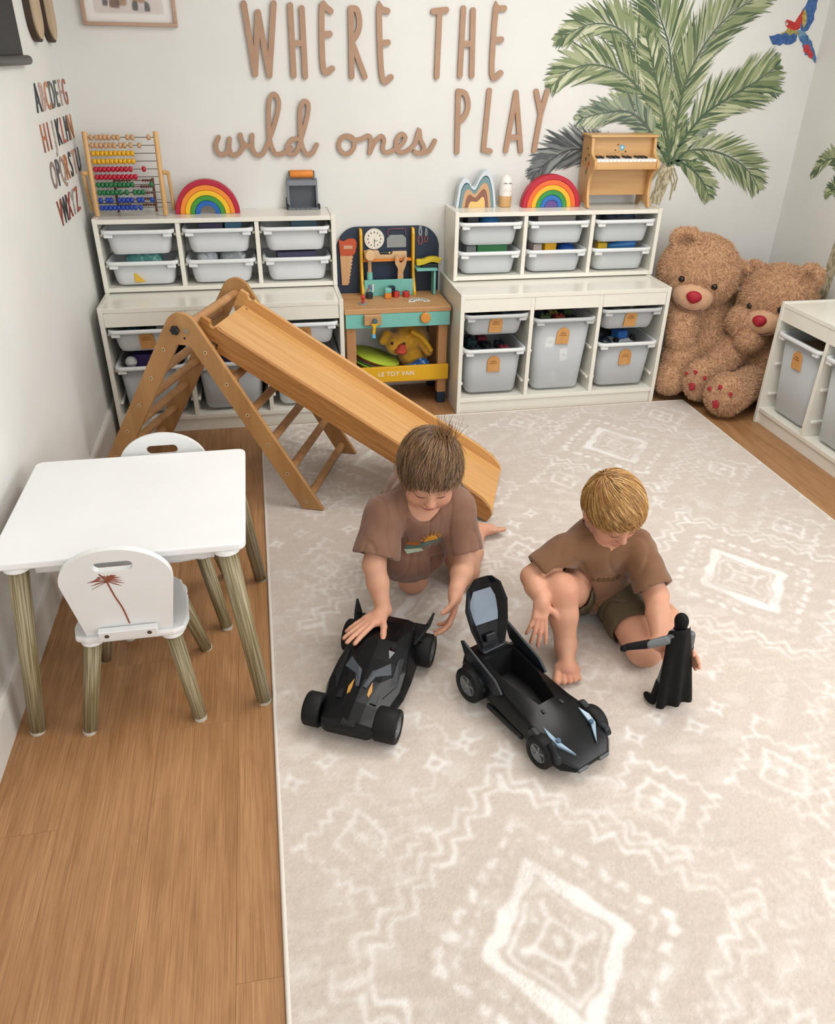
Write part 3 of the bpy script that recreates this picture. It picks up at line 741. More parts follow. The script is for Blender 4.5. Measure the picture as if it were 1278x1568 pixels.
def feather_edge(pts, seed):
    r = random.Random(seed); out = []
    for i in range(len(pts)):
        a, b = V(pts[i]), V(pts[(i+1) % len(pts)]); n = max(1, int((b-a).length/.016))
        for k in range(n):
            p = a.lerp(b, k/n); d = (b-a).normalized(); nn = V((d.y, -d.x)); out.append(tuple(p+nn*(r.uniform(-.003, .006)+(.004 if k % 2 else -.003))))
    return out
for k, (nm, pts) in enumerate(PARROT.items()):
    n = len(pts); ar = sum(pts[i][0]*pts[(i+1) % n][1]-pts[(i+1) % n][0]*pts[i][1] for i in range(n))
    if ar < 0: pts = pts[::-1]
    if nm in ('wing_right', 'wing_left', 'tail', 'tail_red', 'gold_left', 'gold_right'): pts = feather_edge(pts, k)
    c0 = rgb(MC[nm])
    MB().prism(pts, -.0003, -.001-.0004*k).build(names.get(nm, nm), mat('macaw_'+nm, MC[nm], .7, tuple(c*.55 for c in c0), scale=90, lo=.45, hi=.7), mac)
eye = MB().cyl((PARROT['face'][0][0]+.008, -.0045, PARROT['face'][0][1]-.002), (PARROT['face'][0][0]+.008, -.0055, PARROT['face'][0][1]-.002), .003, n=8).build('eye', BLACK, mac)
# ---------------------------------------------------------------- toys on the shelf tops
ZT = .8576
def bead_mesh(m): return MB().lathe([(.002, -.0082), (.0072, -.0076), (.0102, -.005), (.0112, 0), (.0102, .005), (.0072, .0076), (.002, .0082)], 14, axis='x').mesh('bead', m)
ab = thing('abacus', 'big wooden abacus with rows of coloured beads on the shelf', 'abacus', (.104, -.148, ZT+.002), 0, None, (-.13, 0, 0))
BW = .272; HH = .318
for x in (0, BW): MB().cyl((x, 0, .0015), (x, 0, HH), .0105, n=14, rnd=.002).build('post', BEECH, ab)
rodm = MB().cyl((.008, 0, 0), (BW-.008, 0, 0), .0016, n=8).mesh('rod', mat('steel_rod', '#6f6a64', .4, metal=.6))
BC = [mat('bead_natural', '#b98f65', .5, '#c9a27a', scale=80), mat('bead_yellow', '#d9a514', .35), mat('bead_red', '#b01130', .35), mat('bead_green', '#1f6a3d', .35), mat('bead_blue', '#1b3f9a', .35)]
BMs = [bead_mesh(m) for m in BC]
rows = [[0, 1.25, 2.2, 3.15, 4.1, 5.25, 6.2, 8.4, 9.5, 13.3], [0, 1, 2, 3.1, 4.1, 5.1, 6.5, 7.5, 8.9, 10.9], list(range(10)), list(range(10)), [0, 1, 2, 3, 4, 5, 6, 7, 8.05, 11.2], list(range(10)), [0, 1, 2, 3, 4, 5, 6, 7, 8, 12.5], [0, 1, 2, 3, 4, 5, 6.4, 8.3, 9.3, 10.3], [0, 1.6, 2.5, 4.4, 5.4, 6.4, 7.4, 9.0, 9.9, 12.2], [0, 1, 2, 3, 4, 5, 6, 7.0, 8.0, 9.2]]
for i, rw_ in enumerate(rows):
    z = HH-.022-i*.0292
    o = link('rod', rodm, ab); o.location = (0, 0, z)
    for b in rw_:
        o = link('bead', BMs[i//2], ab); o.location = (.0215+b*.01665, 0, z); o.rotation_euler = (random.random()*6, 0, 0)
for x, sg in ((-.018, -1), (BW+.018, 1)):
    o = MB()
    o.cyl((x-sg*.008, 0, .165), (x+sg*.012, 0, .165), .009, n=12).build('pivot', BEECHX, ab)
    R = Matrix.Rotation(.38, 4, 'X')
    MB().box((x+sg*.012, .033, .095), (.013, .016, .163), .003, R=Matrix.Rotation(.42, 3, 'X')).build('rear_leg', BEECH, ab)
MB().cyl((-.02, .05, .05), (BW+.02, .05, .05), .002, n=8).build('rear_rod', mat('steel_rod', '#6f6a64', .4), ab)
sa = thing('abacus', 'small dark wooden abacus standing behind the big one', 'abacus', (.175, -.05, ZT+.001), 0, None, (-.12, 0, 0))
DW = wood('dark_wood', '#5a2c1e', '#7a4430', .5, axis=2)
for x in (0, .155): MB().b2(x-.005, x+.005, -.006, .006, 0.001, .135, .002).build('post', DW, sa)
dbm = MB().lathe([(.001, -.0045), (.005, -.003), (.0055, 0), (.005, .003), (.001, .0045)], 10, axis='x').mesh('bead', DW)
srod = MB().cyl((0, 0, 0), (.155, 0, 0), .0016, n=6).mesh('rod', DW)
for i in range(5):
    z = .125-i*.024
    o = link('rod', srod, sa); o.location = (0, 0, z)
    for k in range(10):
        o = link('bead', dbm, sa); o.location = (.012+k*.0098+(.045 if k > 5-i % 3 else 0), 0, z)
def rainbow(name, label, x, y, cols, R0, step, core):
    t = thing(name, label, 'stacking toy', (x, y, ZT))
    for i, c in enumerate(cols):
        ro = R0-i*step; ri = ro-step+.0012
        if i == len(cols)-1 and core: pl = arc(0, 0, ro, 0, PI, 20)
        else: pl = arc(0, 0, ro, 0, PI, 28)+arc(0, 0, ri, PI, 0, 28)
        MB().prism(pl, 0, .05, smooth=True).build('arch', mat('rainbow_'+c, c, .4), t, bevel=.0014, seg=1)
    return t
rainbow('stacking_rainbow', 'wooden rainbow with an open blue arch beside the abacus', .546, -.112, ['#ad1236', '#e8862c', '#e9b81e', '#3d8d2f', '#155cad'], .134, .0205, False)
rainbow('stacking_rainbow', 'wooden rainbow with a purple core beside the toy piano', 2.082, -.108, ['#b5142f', '#e2662a', '#eeb01f', '#2e8a3c', '#2069b3', '#5a4487'], .138, .0215, True)
# grey scoop
gs = thing('toy_scoop', 'grey plastic toy scoop with an orange roller handle', 'toy', (.955, -.05, ZT))
GR = mat('scoop_grey', '#70757b', .45); GRD = mat('scoop_dark', '#4b5056', .5)
p = [(-.072, .004), (.072, .004), (.068, .1), (-.06, .1)]
MB().prism([(-.002, .005), (.045, .005), (.045, .112), (.03, .125), (.018, .1)], -.066, -.058, 'yz').build('scoop_side', GR, gs)
MB().prism([(-.002, .005), (.045, .005), (.045, .112), (.03, .125), (.018, .1)], .058, .066, 'yz').build('scoop_side', GR, gs)
MB().b2(-.058, .058, .038, .045, .005, .112).build('scoop_back', GRD, gs)
sc_ = MB().prism([(-.004, .001), (.04, .001), (.04, .008), (-.004, .006)], -.066, .066, 'yz').build('scoop_floor', GR, gs)
MB().prism([(.012, .096), (.045, .102), (.045, .118), (.03, .124), (.016, .116)], -.066, .066, 'yz').build('top_cover', GR, gs, bevel=.002)
for q in range(4): MB().b2(-.035+q*.02, -.03+q*.02, -.0045, .001, .001, .012).build('tooth', GRD, gs)
for x in (-.067, .067): MB().b2(x-.007, x+.007, -.003, .028, 0, .022, .003).build('corner_block', BLACK, gs)
MB().b2(-.0745, -.0705, .005, .02, .01, .05, .001).build('side_clip', BLACK, gs)
MB().cyl((-.05, .03, .142), (.05, .03, .142), .0155, n=18, rnd=.002).build('roller_handle', mat('scoop_orange', '#d9822f', .45), gs)
for x in (-.054, .054): MB().b2(x-.003, x+.003, .02, .04, .115, .155, .002).build('handle_bracket', GR, gs)
# mountain stacker
ms = thing('mountain_stacker', 'nested wooden mountain with two pale peaks on the shelf', 'stacking toy', (1.64, -.075, ZT))
O = [(80, 483), (95, 370), (115, 335), (140, 335), (165, 370), (185, 375), (210, 325), (235, 295), (262, 300), (285, 350), (300, 420), (308, 483)]
I_ = [(148, 483), (152, 468), (158, 457), (168, 451), (182, 453), (192, 454), (206, 447), (222, 431), (234, 430), (240, 445), (243, 465), (244, 483)]
for k, (t0, c) in enumerate(((0, '#c9d2d8'), (.2, '#22465a'), (.25, '#6e8c90'), (.47, '#c39a72'), (.7, '#875a48'), (1., '#e3ba72'))):
    pl = [((a[0]*(1-t0)+b[0]*t0-80)*.00082, (483-a[1]*(1-t0)-b[1]*t0)*.00082) for a, b in zip(O, I_)]
    pl = [pl[0]]+smooth2(pl[1:-1], 5)+[pl[-1]]
    MB().prism(pl, -.0006*k, .045, smooth=False).build('mountain_layer', mat('mountain_'+c, c, .5), ms)
pd = thing('peg_doll', 'white peg doll with closed eyes on a wooden base', 'toy', (1.872, -.065, ZT)); pd.scale = (1.3, 1.3, 1.2)
MB().lathe([(0, 0), (.02, 0), (.0215, .003), (.0225, .04)], 24).build('base', BEECH, pd)
dl = MB().lathe([(.0225, .04), (.0235, .055), (.0225, .085), (.0185, .1), (.0115, .1095), (.004, .113), (0, .1135)], 24).build('doll_head', mat('doll_white', '#e6e2dc', .5), pd)
for sx in (-.0085, .0085):
    MB().tube([(sx+.0055*math.cos(a), -.0222-.0006, .083+.004*math.sin(a)) for a in [PI*i/8 for i in range(9)]], .0009, 6).build('closed_eye', BLACK, dl)
for k in range(5): MB().ell(((k-2)*.006, -.0228+abs(k-2)*.0009, .058+(k % 2)*.005), (.0013, .0013, .0013), 8, 6).build('cheek_dot', mat('doll_dot', '#8f6f60', .6), dl)
# toy piano
pn = thing('toy_piano', 'small wooden upright toy piano on the shelf by the palm', 'toy piano', (2.232, -.165, ZT), -.03)
PW = .305
PNW = wood('piano_wood', '#c2935c', '#d2a970', .4, axis=2)
PNX = wood('piano_wood_x', '#bf905a', '#d2a970', .4, axis=0)
prof = [(.145, 0), (.14, .292), (.03, .292), (.025, .262), (.022, .24), (.01, .225), (-.012, .213), (-.03, .205), (-.036, .19), (-.034, .172), (-.022, .162), (-.004, .155), (.014, .135), (.022, .1), (.02, .06), (.008, .025), (-.003, .004), (0, 0)]
pf = [prof[0], prof[1], prof[2]]+smooth2(prof[2:-1], 4)[1:]+[(.02, 0), (.035, .012), (.075, .02), (.11, .012), (.125, 0)]
for x in (0, PW-.013):
    MB().prism(pf, x, x+.013, 'yz').build('side_panel', PNW, pn, bevel=.0012, seg=1)
MB().b2(-.006, PW+.006, .024, .15, .2925, .303, .002).build('lid', PNX, pn)
bk = MB().b2(.013, PW-.013, .05, .058, .19, .292).build('music_board', PNX, pn)
MB().b2(.013, PW-.013, .06, .068, .05, .19).build('lower_panel', PNX, pn)
MB().b2(.013, PW-.013, -.03, -.02, .168, .198, .001).build('key_rail', PNX, pn)
MB().b2(.013, PW-.013, -.02, .06, .168, .178).build('key_bed', PNX, pn)
nk = 15; kw = (PW-.026)/nk
wk = MB().b2(-kw/2+.0005, kw/2-.0005, -.026, .05, 0, .012, .0008).mesh('white_key', mat('key_white', '#e8e6e1', .3))
bk_ = MB().b2(-.0045, .0045, -.0, .05, 0, .018, .001).mesh('black_key', BLACK)
for i in range(nk):
    o = link('white_key', wk, pn); o.location = (.013+kw*(i+.5), 0, .198)
    if i % 7 in (0, 1, 3, 4, 5) and i < nk-1: o = link('black_key', bk_, pn); o.location = (.013+kw*(i+1), 0, .2)
dec = [('#5aa7c4', 0, .012, 0), ('#e9dfc9', 0, .005, 0), ('#4a3a2c', -.03, .003, -.01), ('#c99f3e', -.012, .004, -.016), ('#4a3a2c', .018, .003, -.016), ('#4a3a2c', -.02, .003, .012), ('#7d8a4d', .005, .003, -.026)]
for k, (c, dx, r, dz) in enumerate(dec):
    MB().cyl((PW/2+dx, .0498-.0001*k, .25+dz), (PW/2+dx, .0485-.0003*k, .25+dz), r, n=12).build('painted_flower', mat('deco_'+c, c, .6), bk)
for k, (c, y, z, r) in enumerate((('#4d5a3a', .08, .2, .009), ('#b04a30', .035, .185, .01), ('#3b3b3b', .07, .245, .006), ('#6a7a48', .06, .15, .011), ('#3d4a30', .045, .22, .006), ('#b04a30', .05, .165, .007))):
    MB().cyl((-.0001, y, z), (-.0008, y, z), r, n=10).build('painted_flower', mat('deco_'+c, c, .6), pn)
# ---------------------------------------------------------------- toy workbench
wbk = thing('toy_workbench', 'wooden toy workbench with a navy back board between the storage units', 'toy workbench', (1.095, -.012, 0))
NAVY = mat('navy_paint', '#1b2a3d', .55, '#203145', scale=8); TURQ = mat('turquoise_paint', '#6fb3a8', .5, '#78bbb0', scale=6); YEL = mat('yellow_paint', '#dba712', .45); ORG = mat('orange_paint', '#d5812b', .45)
WBW = wood('bench_wood', '#b18457', '#c4996a', .5, axis=0); WBL = wood('bench_leg_wood', '#a9794c', '#bd8f62', .5, axis=2)
W_ = .485; YB = -.29
pl = [(.0, .45), (W_-.002, .45), (W_-.002, .69)]+arc(W_-.1, .675, .098, .15, PI/2, 10)+arc(.1, .675, .098, PI/2, PI-.35, 10)+[(.0, .69)]
MB().prism(pl, -.006, .006).build('back_board', NAVY, wbk, bevel=.0015, seg=1)
MB().b2(0.0, W_, YB, -.0065, .452, .474, .002).build('worktop', WBW, wbk)
MB().b2(.004, W_-.004, YB+.002, YB+.016, .388, .4515, .0015).build('front_rail', TURQ, wbk)
for x in (.008, W_-.052):
    for y in (YB+.018, -.05):
        MB().b2(x, x+.042, y, y+.042, .055, .4515, .002).build('leg', WBL, wbk)
        MB().b2(x+.001, x+.041, y+.001, y+.041, 0, .0545, .003).build('foot_cap', NAVY, wbk)
MB().b2(.004, W_-.004, YB, YB+.0165, .128, .2, .0015).build('lower_rail', YEL, wbk)
MB().b2(.004, W_-.004, YB+.02, -.01, .115, .127).build('lower_shelf', WBL, wbk)
lt = link('lettering', glyph('LE TOY VAN', .03, .001, mat('letter_white', '#e8e6df', .6), 'lettering', 1.02), wbk); lt.matrix_basis = Matrix.Translation((.232, YB-.0008, .166)) @ Matrix.Rotation(PI/2, 4, 'X')
for x in (.112, .355):
    MB().prism([(-.007, .768), (-.03, .766), (-.04, .745), (-.042, .62), (-.05, .56), (-.085, .49), (-.085, .4745), (-.007, .4745)], x-.006, x+.006, 'yz').build('upright', YEL, wbk, bevel=.002)
MB().b2(.1185, .3485, -.034, -.0065, .622, .634, .001).build('tool_shelf', ORG, wbk)
MB().b2(.1185, .3485, -.075, -.066, .4745, .548, .001).build('tool_box_front', TURQ, wbk)
br = MB().b2(.3615, .46, -.1, -.007, .588, .597, .001); br.b2(.444, .454, -.09, -.03, .4745, .588, .001)
br.build('side_bracket', TURQ, wbk)
# clock face on the board
ck = MB().cyl((.176, -.0062, .72), (.176, -.014, .72), .046, n=32).build('clock_dial', mat('dial_white', '#d9d6cc', .5), wbk)
MB().cyl((.176, -.0141, .72), (.176, -.0148, .72), .037, n=28).build('dial_ring', mat('dial_cream', '#e5e0d2', .5), ck)
for k in range(12):
    a = k*PI/6; MB().box((.176+.03*math.sin(a), -.0151, .72+.03*math.cos(a)), (.004, .0008, .008)).build('numeral', BLACK, ck)
MB().box((.176, -.0156, .71), (.003, .0008, .024)).build('hand', BLACK, ck); MB().box((.182, -.0156, .712), (.018, .0008, .003)).build('hand', mat('hand_green', '#4a7a66', .5), ck)
kn = MB().cyl((.365, YB+.0015, .428), (.365, YB-.016, .428), .0235, n=24, rnd=.004).build('round_knob', mat('knob_orange', '#cf8a37', .45), wbk)
vs_ = MB().b2(.085, .163, YB-.018, YB+.0015, .405, .452, .003).build('vise_block', WBW, wbk)
MB().cyl((.132, YB-.0185, .428), (.132, YB-.036, .428), .011, n=14).build('vise_screw', mat('vise_teal', '#41666a', .5), vs_)
MB().prism([(.114, .418), (.146, .418), (.134, .4), (.13, .37), (.118, .37), (.122, .4)], YB-.0365, YB-.0265).build('vise_crank', YEL, vs_, bevel=.002)
MB().cyl((.124, YB-.027, .37), (.124, YB-.038, .352), .009, n=10).build('crank_knob', mat('crank_blue', '#4f9dc0', .5), vs_)
for k in range(22): MB().cyl((.03+k*.0195, YB+.02+(k % 2)*.012, .4735), (.03+k*.0195, YB+.02+(k % 2)*.012, .4746), .002, n=6).build('pilot_hole', mat('hole_dark', '#3a2412', .8), wbk)
def tool(name, label, loc, rot=(0, 0, 0)): return thing(name, label, 'toy tool', tuple(V(loc)+V((1.095, -.012, 0))), 0, 'toy workbench tools', rot)
TW = wood('tool_wood', '#bd9062', '#cda478', .5, axis=2)
sw = tool('toy_saw', 'toy saw with an orange handle hanging on the navy board', (.008, -.0068, .515))
te = [(.052-.00055*0, 0)]
blade = [(.008, .135), (.012, 0), (.042, 0)]+[(.0435+.0225*(k/16)+(.004 if k % 2 else -.002), .006+.128*k/16) for k in range(17)]
MB().prism(blade, -.009, -.001).build('blade', TW, sw)
MB().prism(smooth2([(.008, .135), (.004, .21), (.012, .203), (.026, .198), (.045, .208), (.075, .208), (.086, .19), (.082, .165), (.068, .136), (.008, .135)], 4)[:-1], -.011, -.001).build('handle', mat('saw_orange', '#b94f2c', .5), sw, bevel=.001, seg=1)
MB().b2(.024, .066, -.013, -.011, .164, .18, .001).build('grip_slot', mat('slot_wood', '#c69a7c', .5), sw)
hm = tool('toy_hammer', 'wooden toy hammer standing in the turquoise tool box', (.147, -.0515, .53))
MB().cyl((0, 0, -.055), (0, 0, .12), .0085, n=12).build('handle', TW, hm)
MB().cyl((0, 0, .018), (0, 0, .05), .014, .0125, n=14).build('grip', TURQ, hm)
MB().cyl((0, -.03, .128), (0, .012, .128), .023, n=20, rnd=.004).build('head', mat('hammer_pale', '#d7b384', .5), hm)
wr_ = tool('toy_spanner', 'wooden toy spanner standing beside the hammer', (.292, -.0515, .4755))
wp = [(-.018, .0), (.018, 0), (.012, .1), (.024, .13), (.032, .165), (.022, .178), (.014, .15), (.002, .142), (-.008, .15), (-.012, .182), (-.026, .17), (-.026, .14), (-.012, .115)]
MB().prism(wp, -.006, .006).build('spanner_body', TW, wr_, bevel=.002)
pls = tool('toy_pliers', 'pair of red-handled pliers drawn on the navy board, larger one', (.392, -.0068, .69)); pls2 = tool('toy_pliers', 'smaller red-handled pliers drawn on the navy board', (.42, -.0068, .7))
RED_ = mat('plier_red', '#8c4a48', .5); GRYM = mat('plier_grey', '#8e9598', .5)
for pp, sc in ((pls, 1.), (pls2, .72)):
    mb = MB()
    for sx in (-1, 1): ribbon(mb, [(sx*.002*sc, .042*sc), (sx*.009*sc, .03*sc), (sx*.01*sc, .014*sc), (sx*.004*sc, 0)], .005*sc, -.0003, -.002)
    mb.build('handle', RED_, pp)
    mb = MB()
    for sx in (-1, 1): ribbon(mb, [(sx*.003*sc, .042*sc), (sx*.006*sc, .055*sc), (sx*.002*sc, .083*sc)], .006*sc, -.0003, -.003)
    mb.build('jaws', GRYM, pp)
dr = tool('toy_drill', 'yellow toy drill lying on the turquoise side bracket', (.3665, -.055, .598))
MB().prism(smooth2([(.0, .008), (.0, .034), (.03, .036), (.06, .046), (.1, .044), (.112, .03), (.105, .018), (.07, .024), (.03, .012), (.0, .008)], 4)[:-1], -.018, .012).build('drill_body', mat('drill_yellow', '#c9b21e', .45), dr, bevel=.003)
MB().prism([(.02, .001), (.09, .001), (.1, .012), (.06, .018), (.03, .01)], -.0185, .0125).build('trigger_grip', BLACK, dr, bevel=.002)
MB().cyl((.118, -.003, .034), (.108, -.003, .032), .007, .008, n=12).build('chuck', mat('chuck_yellow', '#d8c23c', .45), dr)
lv = tool('toy_level', 'pale wooden spirit level on the orange tool shelf', (.125, -.02, .6345))
MB().prism([(0, 0), (.2, 0), (.2, .03), (.135, .03), (.128, .018), (.075, .018), (.068, .036), (0, .036)], -.011, .009).build('level_body', wood('level_wood', '#c9a67c', '#d6b68f', .5, axis=0), lv, bevel=.001)
MB().cyl((.076, -.004, .025), (.127, -.004, .025), .006, n=10).build('vial', mat('vial_dark', '#1d2423', .2), lv)
MB().ell((.118, -.012, .026), (.005, .004, .005), 10, 6).build('vial_bubble', mat('vial_gold', '#d7b45a', .3), lv)
lp = tool('toy_toolbox', 'small silver toy tool case drawn with a pink handle on the board', (.235, -.0068, .635))
MB().prism([(0, .045), (.09, .045), (.09, .085), (.075, .1), (.015, .1), (0, .085)], -.0003, -.004).build('case_front', mat('case_silver', '#8b918f', .45), lp)
MB().tube([(.004, -.003, .1), (.006, -.004, .125), (.03, -.004, .128), (.085, -.004, .127), (.088, -.003, .1)], .0022, 6).build('case_handle', mat('case_pink', '#84505c', .5), lp)
bs = [('toy_bolt', 'red wooden bolt on a round grey washer on the workbench', (.094, -.2), 'pin'), ('toy_bolt', 'navy wooden nut beside the hammer', (.136, -.108), 'nut_navy'), ('toy_bolt', 'red wooden nut beside the turquoise block', (.263, -.1), 'nut_red'), ('toy_bolt', 'red wooden nut beside the dial scale', (.31, -.105), 'nut_red')]
for nm, lb, (x, y), kd in bs:
    t = tool(nm, lb, (x, y, .4745))
    c = mat('nut_'+kd, '#20262f' if kd == 'nut_navy' else '#b8332c', .45)
    if kd == 'pin':
        MB().cyl((0, 0, 0), (0, 0, .003), .021, n=20).build('washer', GRYM, t); MB().cyl((0, 0, .003), (0, 0, .022), .006, n=10).build('shank', c, t); MB().ell((0, 0, .03), (.011, .011, .011)).build('head', c, t)
    else:
        MB().prism(arc(0, 0, .0175, 0, 2*PI*5/6, 5), 0, .026, 'xy').build('nut_body', c, t, bevel=.002); MB().cyl((0, 0, .0262), (0, 0, .0268), .008, n=12).build('nut_hole', BLACK, t)
bl = tool('toy_block', 'turquoise and orange toy block on the workbench', (.222, -.115, .4745))
MB().b2(-.0155, .0155, -.015, .015, .025, .046, .003).build('top_half', TURQ, bl); MB().b2(-.0155, .0155, -.015, .015, 0, .0248, .003).build('bottom_half', ORG, bl)
bl = tool('toy_block', 'dark tilted toy block behind the red nuts', (.243, -.1, .5012), (0, .0, .5))
MB().b2(-.014, .014, -.012, .012, 0, .024, .003).build('block_body', NAVY, bl); MB().cyl((0, -.0121, .012), (0, -.0127, .012), .006, n=10).build('block_dot', BLACK, bl)
MB().cyl((-.0, .0, -.0265), (0, 0, 0), .004, n=8).build('peg', BLACK, bl)
sc2 = tool('toy_protractor', 'pale half-round dial scale lying on the workbench', (.355, -.2, .4745))
MB().prism(arc(0, 0, .05, 0, PI, 20)+arc(0, 0, .02, PI, 0, 12), 0, .004, 'xy').build('scale_plate', mat('scale_pale', '#d2d6cf', .5), sc2)
for k in range(9):
    a = PI*(k+.5)/9; MB().box((.035*math.cos(a), .035*math.sin(a), .0043), (.012, .005, .0006), R=Matrix.Rotation(a, 3, 'Z')).build('scale_mark', BLACK, sc2)
bb = tool('toy_screws', 'red, blue and white painted screw motif on the turquoise box', (.148, -.0755, .49))
for k, (c, a) in enumerate((('#b2453c', .5), ('#3f74a8', -.6), ('#dcd8d0', .1))): MB().box((k*.01-.01, -.0012-.0004*k, .022), (.007, .0012, .036), R=Matrix.Rotation(a, 3, 'Y')).build('screw_motif', mat('motif'+c, c, .5), bb)
# soft toys under the bench
dk = thing('plush_duck', 'yellow plush duck with a red beak under the workbench', 'soft toy', (1.4, -.128, .129))
DUCK = mat('duck_plush', '#c98f22', .9, '#d9a431', scale=60, bump=.3, bscale=120, sheen=.4)
sdf_obj('body', [('u', 0, ('e', (0.03, .02, .14), (.09, .075, .075))), ('u', .03, ('e', (-.045, -.03, .13), (.055, .05, .05))), ('u', .02, ('c', (.06, -.04, .17), (.1, -.07, .1), .028, .022)), ('u', .02, ('c', (-.09, .0, .17), (-.115, -.02, .145), .024, .016)), ('u', .02, ('e', (.04, .01, .06), (.074, .065, .0595)))], .005, DUCK, dk)
sdf_obj('beak', [('u', 0, ('e', (-.035, -.085, .115), (.03, .028, .016))), ('u', .008, ('e', (-.03, -.08, .135), (.02, .02, .014)))], .003, mat('beak_red', '#b4442f', .8), dk)
for x, y in ((-.075, -.07), (-.02, -.083)): MB().ell((x, y, .15), (.007, .005, .008)).build('eye', BLACK, dk)
MB().tube(catmull([(.02, -.06, .2), (.07, -.085, .17), (.11, -.09, .11)], 5), .012, 8).build('strap', mat('strap_yellow', '#d3a128', .8), dk)
tn = thing('fabric_disc', 'rainbow striped folded fabric toy under the workbench', 'soft toy', (1.24, -.16, .172), 0, None, (0, .32, 0))
for k, (c, rr) in enumerate((('#6f9a2e', .115), ('#3d4d28', .112), ('#7a2a24', .108), ('#a7bd35', .113))):
    MB().lathe([(0, k*.011), (rr, k*.011), (rr+.005, k*.011+.005), (rr, k*.011+.0105), (0, k*.011+.0105)], 28).build('fabric_layer', mat('disc'+c, c, .8), tn)
bgb = thing('blue_bag', 'crumpled shiny blue bag under the workbench beside the plush duck', 'bag', (1.425, -.235, .129))
sdf_obj('bag_body', [('u', 0, ('e', (.0, -.0, .03), (.085, .03, .0285))), ('u', .02, ('e', (.04, .0, .05), (.04, .028, .035)))], .004, mat('bag_blue', '#1d4d86', .25, '#7da6cf', scale=40, lo=.55, hi=.7, bump=.9, bscale=40), bgb, dispf=lambda v, n: v+n*(vnoise(v, 90, 4)*.004)[:, None])
# ---------------------------------------------------------------- rug
RX0, RX1, RY0, RY1, RZ = .694, 2.728, -3.5, -.453, .0065
def stair(ax, ay, s, n): return (np.floor(ax/s)+np.floor(ay/s)) <= n
def rug_white(X, Y):
    Wm = np.zeros_like(X)
    def put(m, v=1.): np.maximum(Wm, np.where(m, v, 0), out=Wm)
    jx = X+.004*np.sin(Y*61)+.003*np.sin(X*83+Y*47); jy = Y+.004*np.sin(X*57)+.003*np.sin(Y*91)
    for cx in (.2, 1.2, 2.2, 3.2):
        for cy in (-.88, -1.9, -2.935, -3.96):
            ax, ay = np.abs(jx-cx), np.abs(jy-cy); d = ax/.147+ay/.182
            put((d > .8) & (d < 1.04)); put((d > .66) & (d < .71), .8)
            d2 = ax/.245+ay/.275; dash = (np.sin((ax-ay)*95) > -.35)
            put((d2 > .955+.02*np.sin(ax*160)) & (d2 < 1.05+.02*np.sin(ay*150)) & dash, .85)
            for sh, vv in ((0, .85), (.024, .7)):
                s = .05; t = .0085
                put(stair(ax-t-sh, ay-t-sh, s, 6) & ~stair(ax-sh, ay-sh, s, 6), vv)
            for sh, vv in ((.075, .5), (.1, .6)):
                s = .05; t = .006
                put(stair(ax-t-sh, ay-t-sh, s, 6) & ~stair(ax-sh, ay-sh, s, 6) & (np.sin(ax*43+ay*31) > -.3), vv)
            put((np.abs(ax/.2+ay/.235-1) < .025) & (np.sin((ax-ay)*140) > .1), .6)
            # little motif inside
            put((np.abs(ax+ay*.9-.045) < .006) , .7); put((ax < .005) & (ay > .045) & (ay < .085), .7); put((ay < .005) & (ax > .045) & (ax < .075), .7)
            put((np.abs(ax-.03) < .006) & (np.abs(ay-.05) < .008), .6); put((ax**2+ay**2) < .012**2, .6)
    for gx in (.2, 1.2, 2.2, 3.2):
        for gy in (-.88, -1.9, -2.935, -3.96):
            for dx, dy in ((-.335, .29), (.335, .265), (-.335, -.27), (.335, -.29)):
                cx, cy = gx+dx, gy+dy; ax, ay = np.abs(jx-cx), np.abs(jy-cy)
                s = .029; t = .007; put(stair(ax-t, ay-t, s, 3) & ~stair(ax, ay, s, 3), .75)
                d = ax/.062+ay/.078; put((d > .82) & (d < 1.03), .8)
                put((np.sqrt(ax**2+ay**2) < .014), .9); put((np.abs(ax-.03) < .006) & (np.abs(ay-.045) < .006), .8)
                put((np.abs(ax-ay) < .006) & (ax+ay > .03) & (ax+ay < .05), .7)
    for k, cy in enumerate((-.37, -1.385, -1.44, -2.415, -2.47, -3.44)):
        for j in range(16):
            cx = .22+j*.168+(.084 if k % 2 else 0); ax, ay = np.abs(jx-cx), np.abs(jy-cy)
            if j % 3 == 1 and k % 2 == 0: put((ax*1.5+(jy-cy) < .024) & (jy-cy > -.02) & (ax*1.2+(jy-cy) > .004), .75)
            else: put((np.sqrt(ax)+np.sqrt(ay) < .222) & (np.sqrt(ax**2+ay**2) > .011), .85)
    return Wm
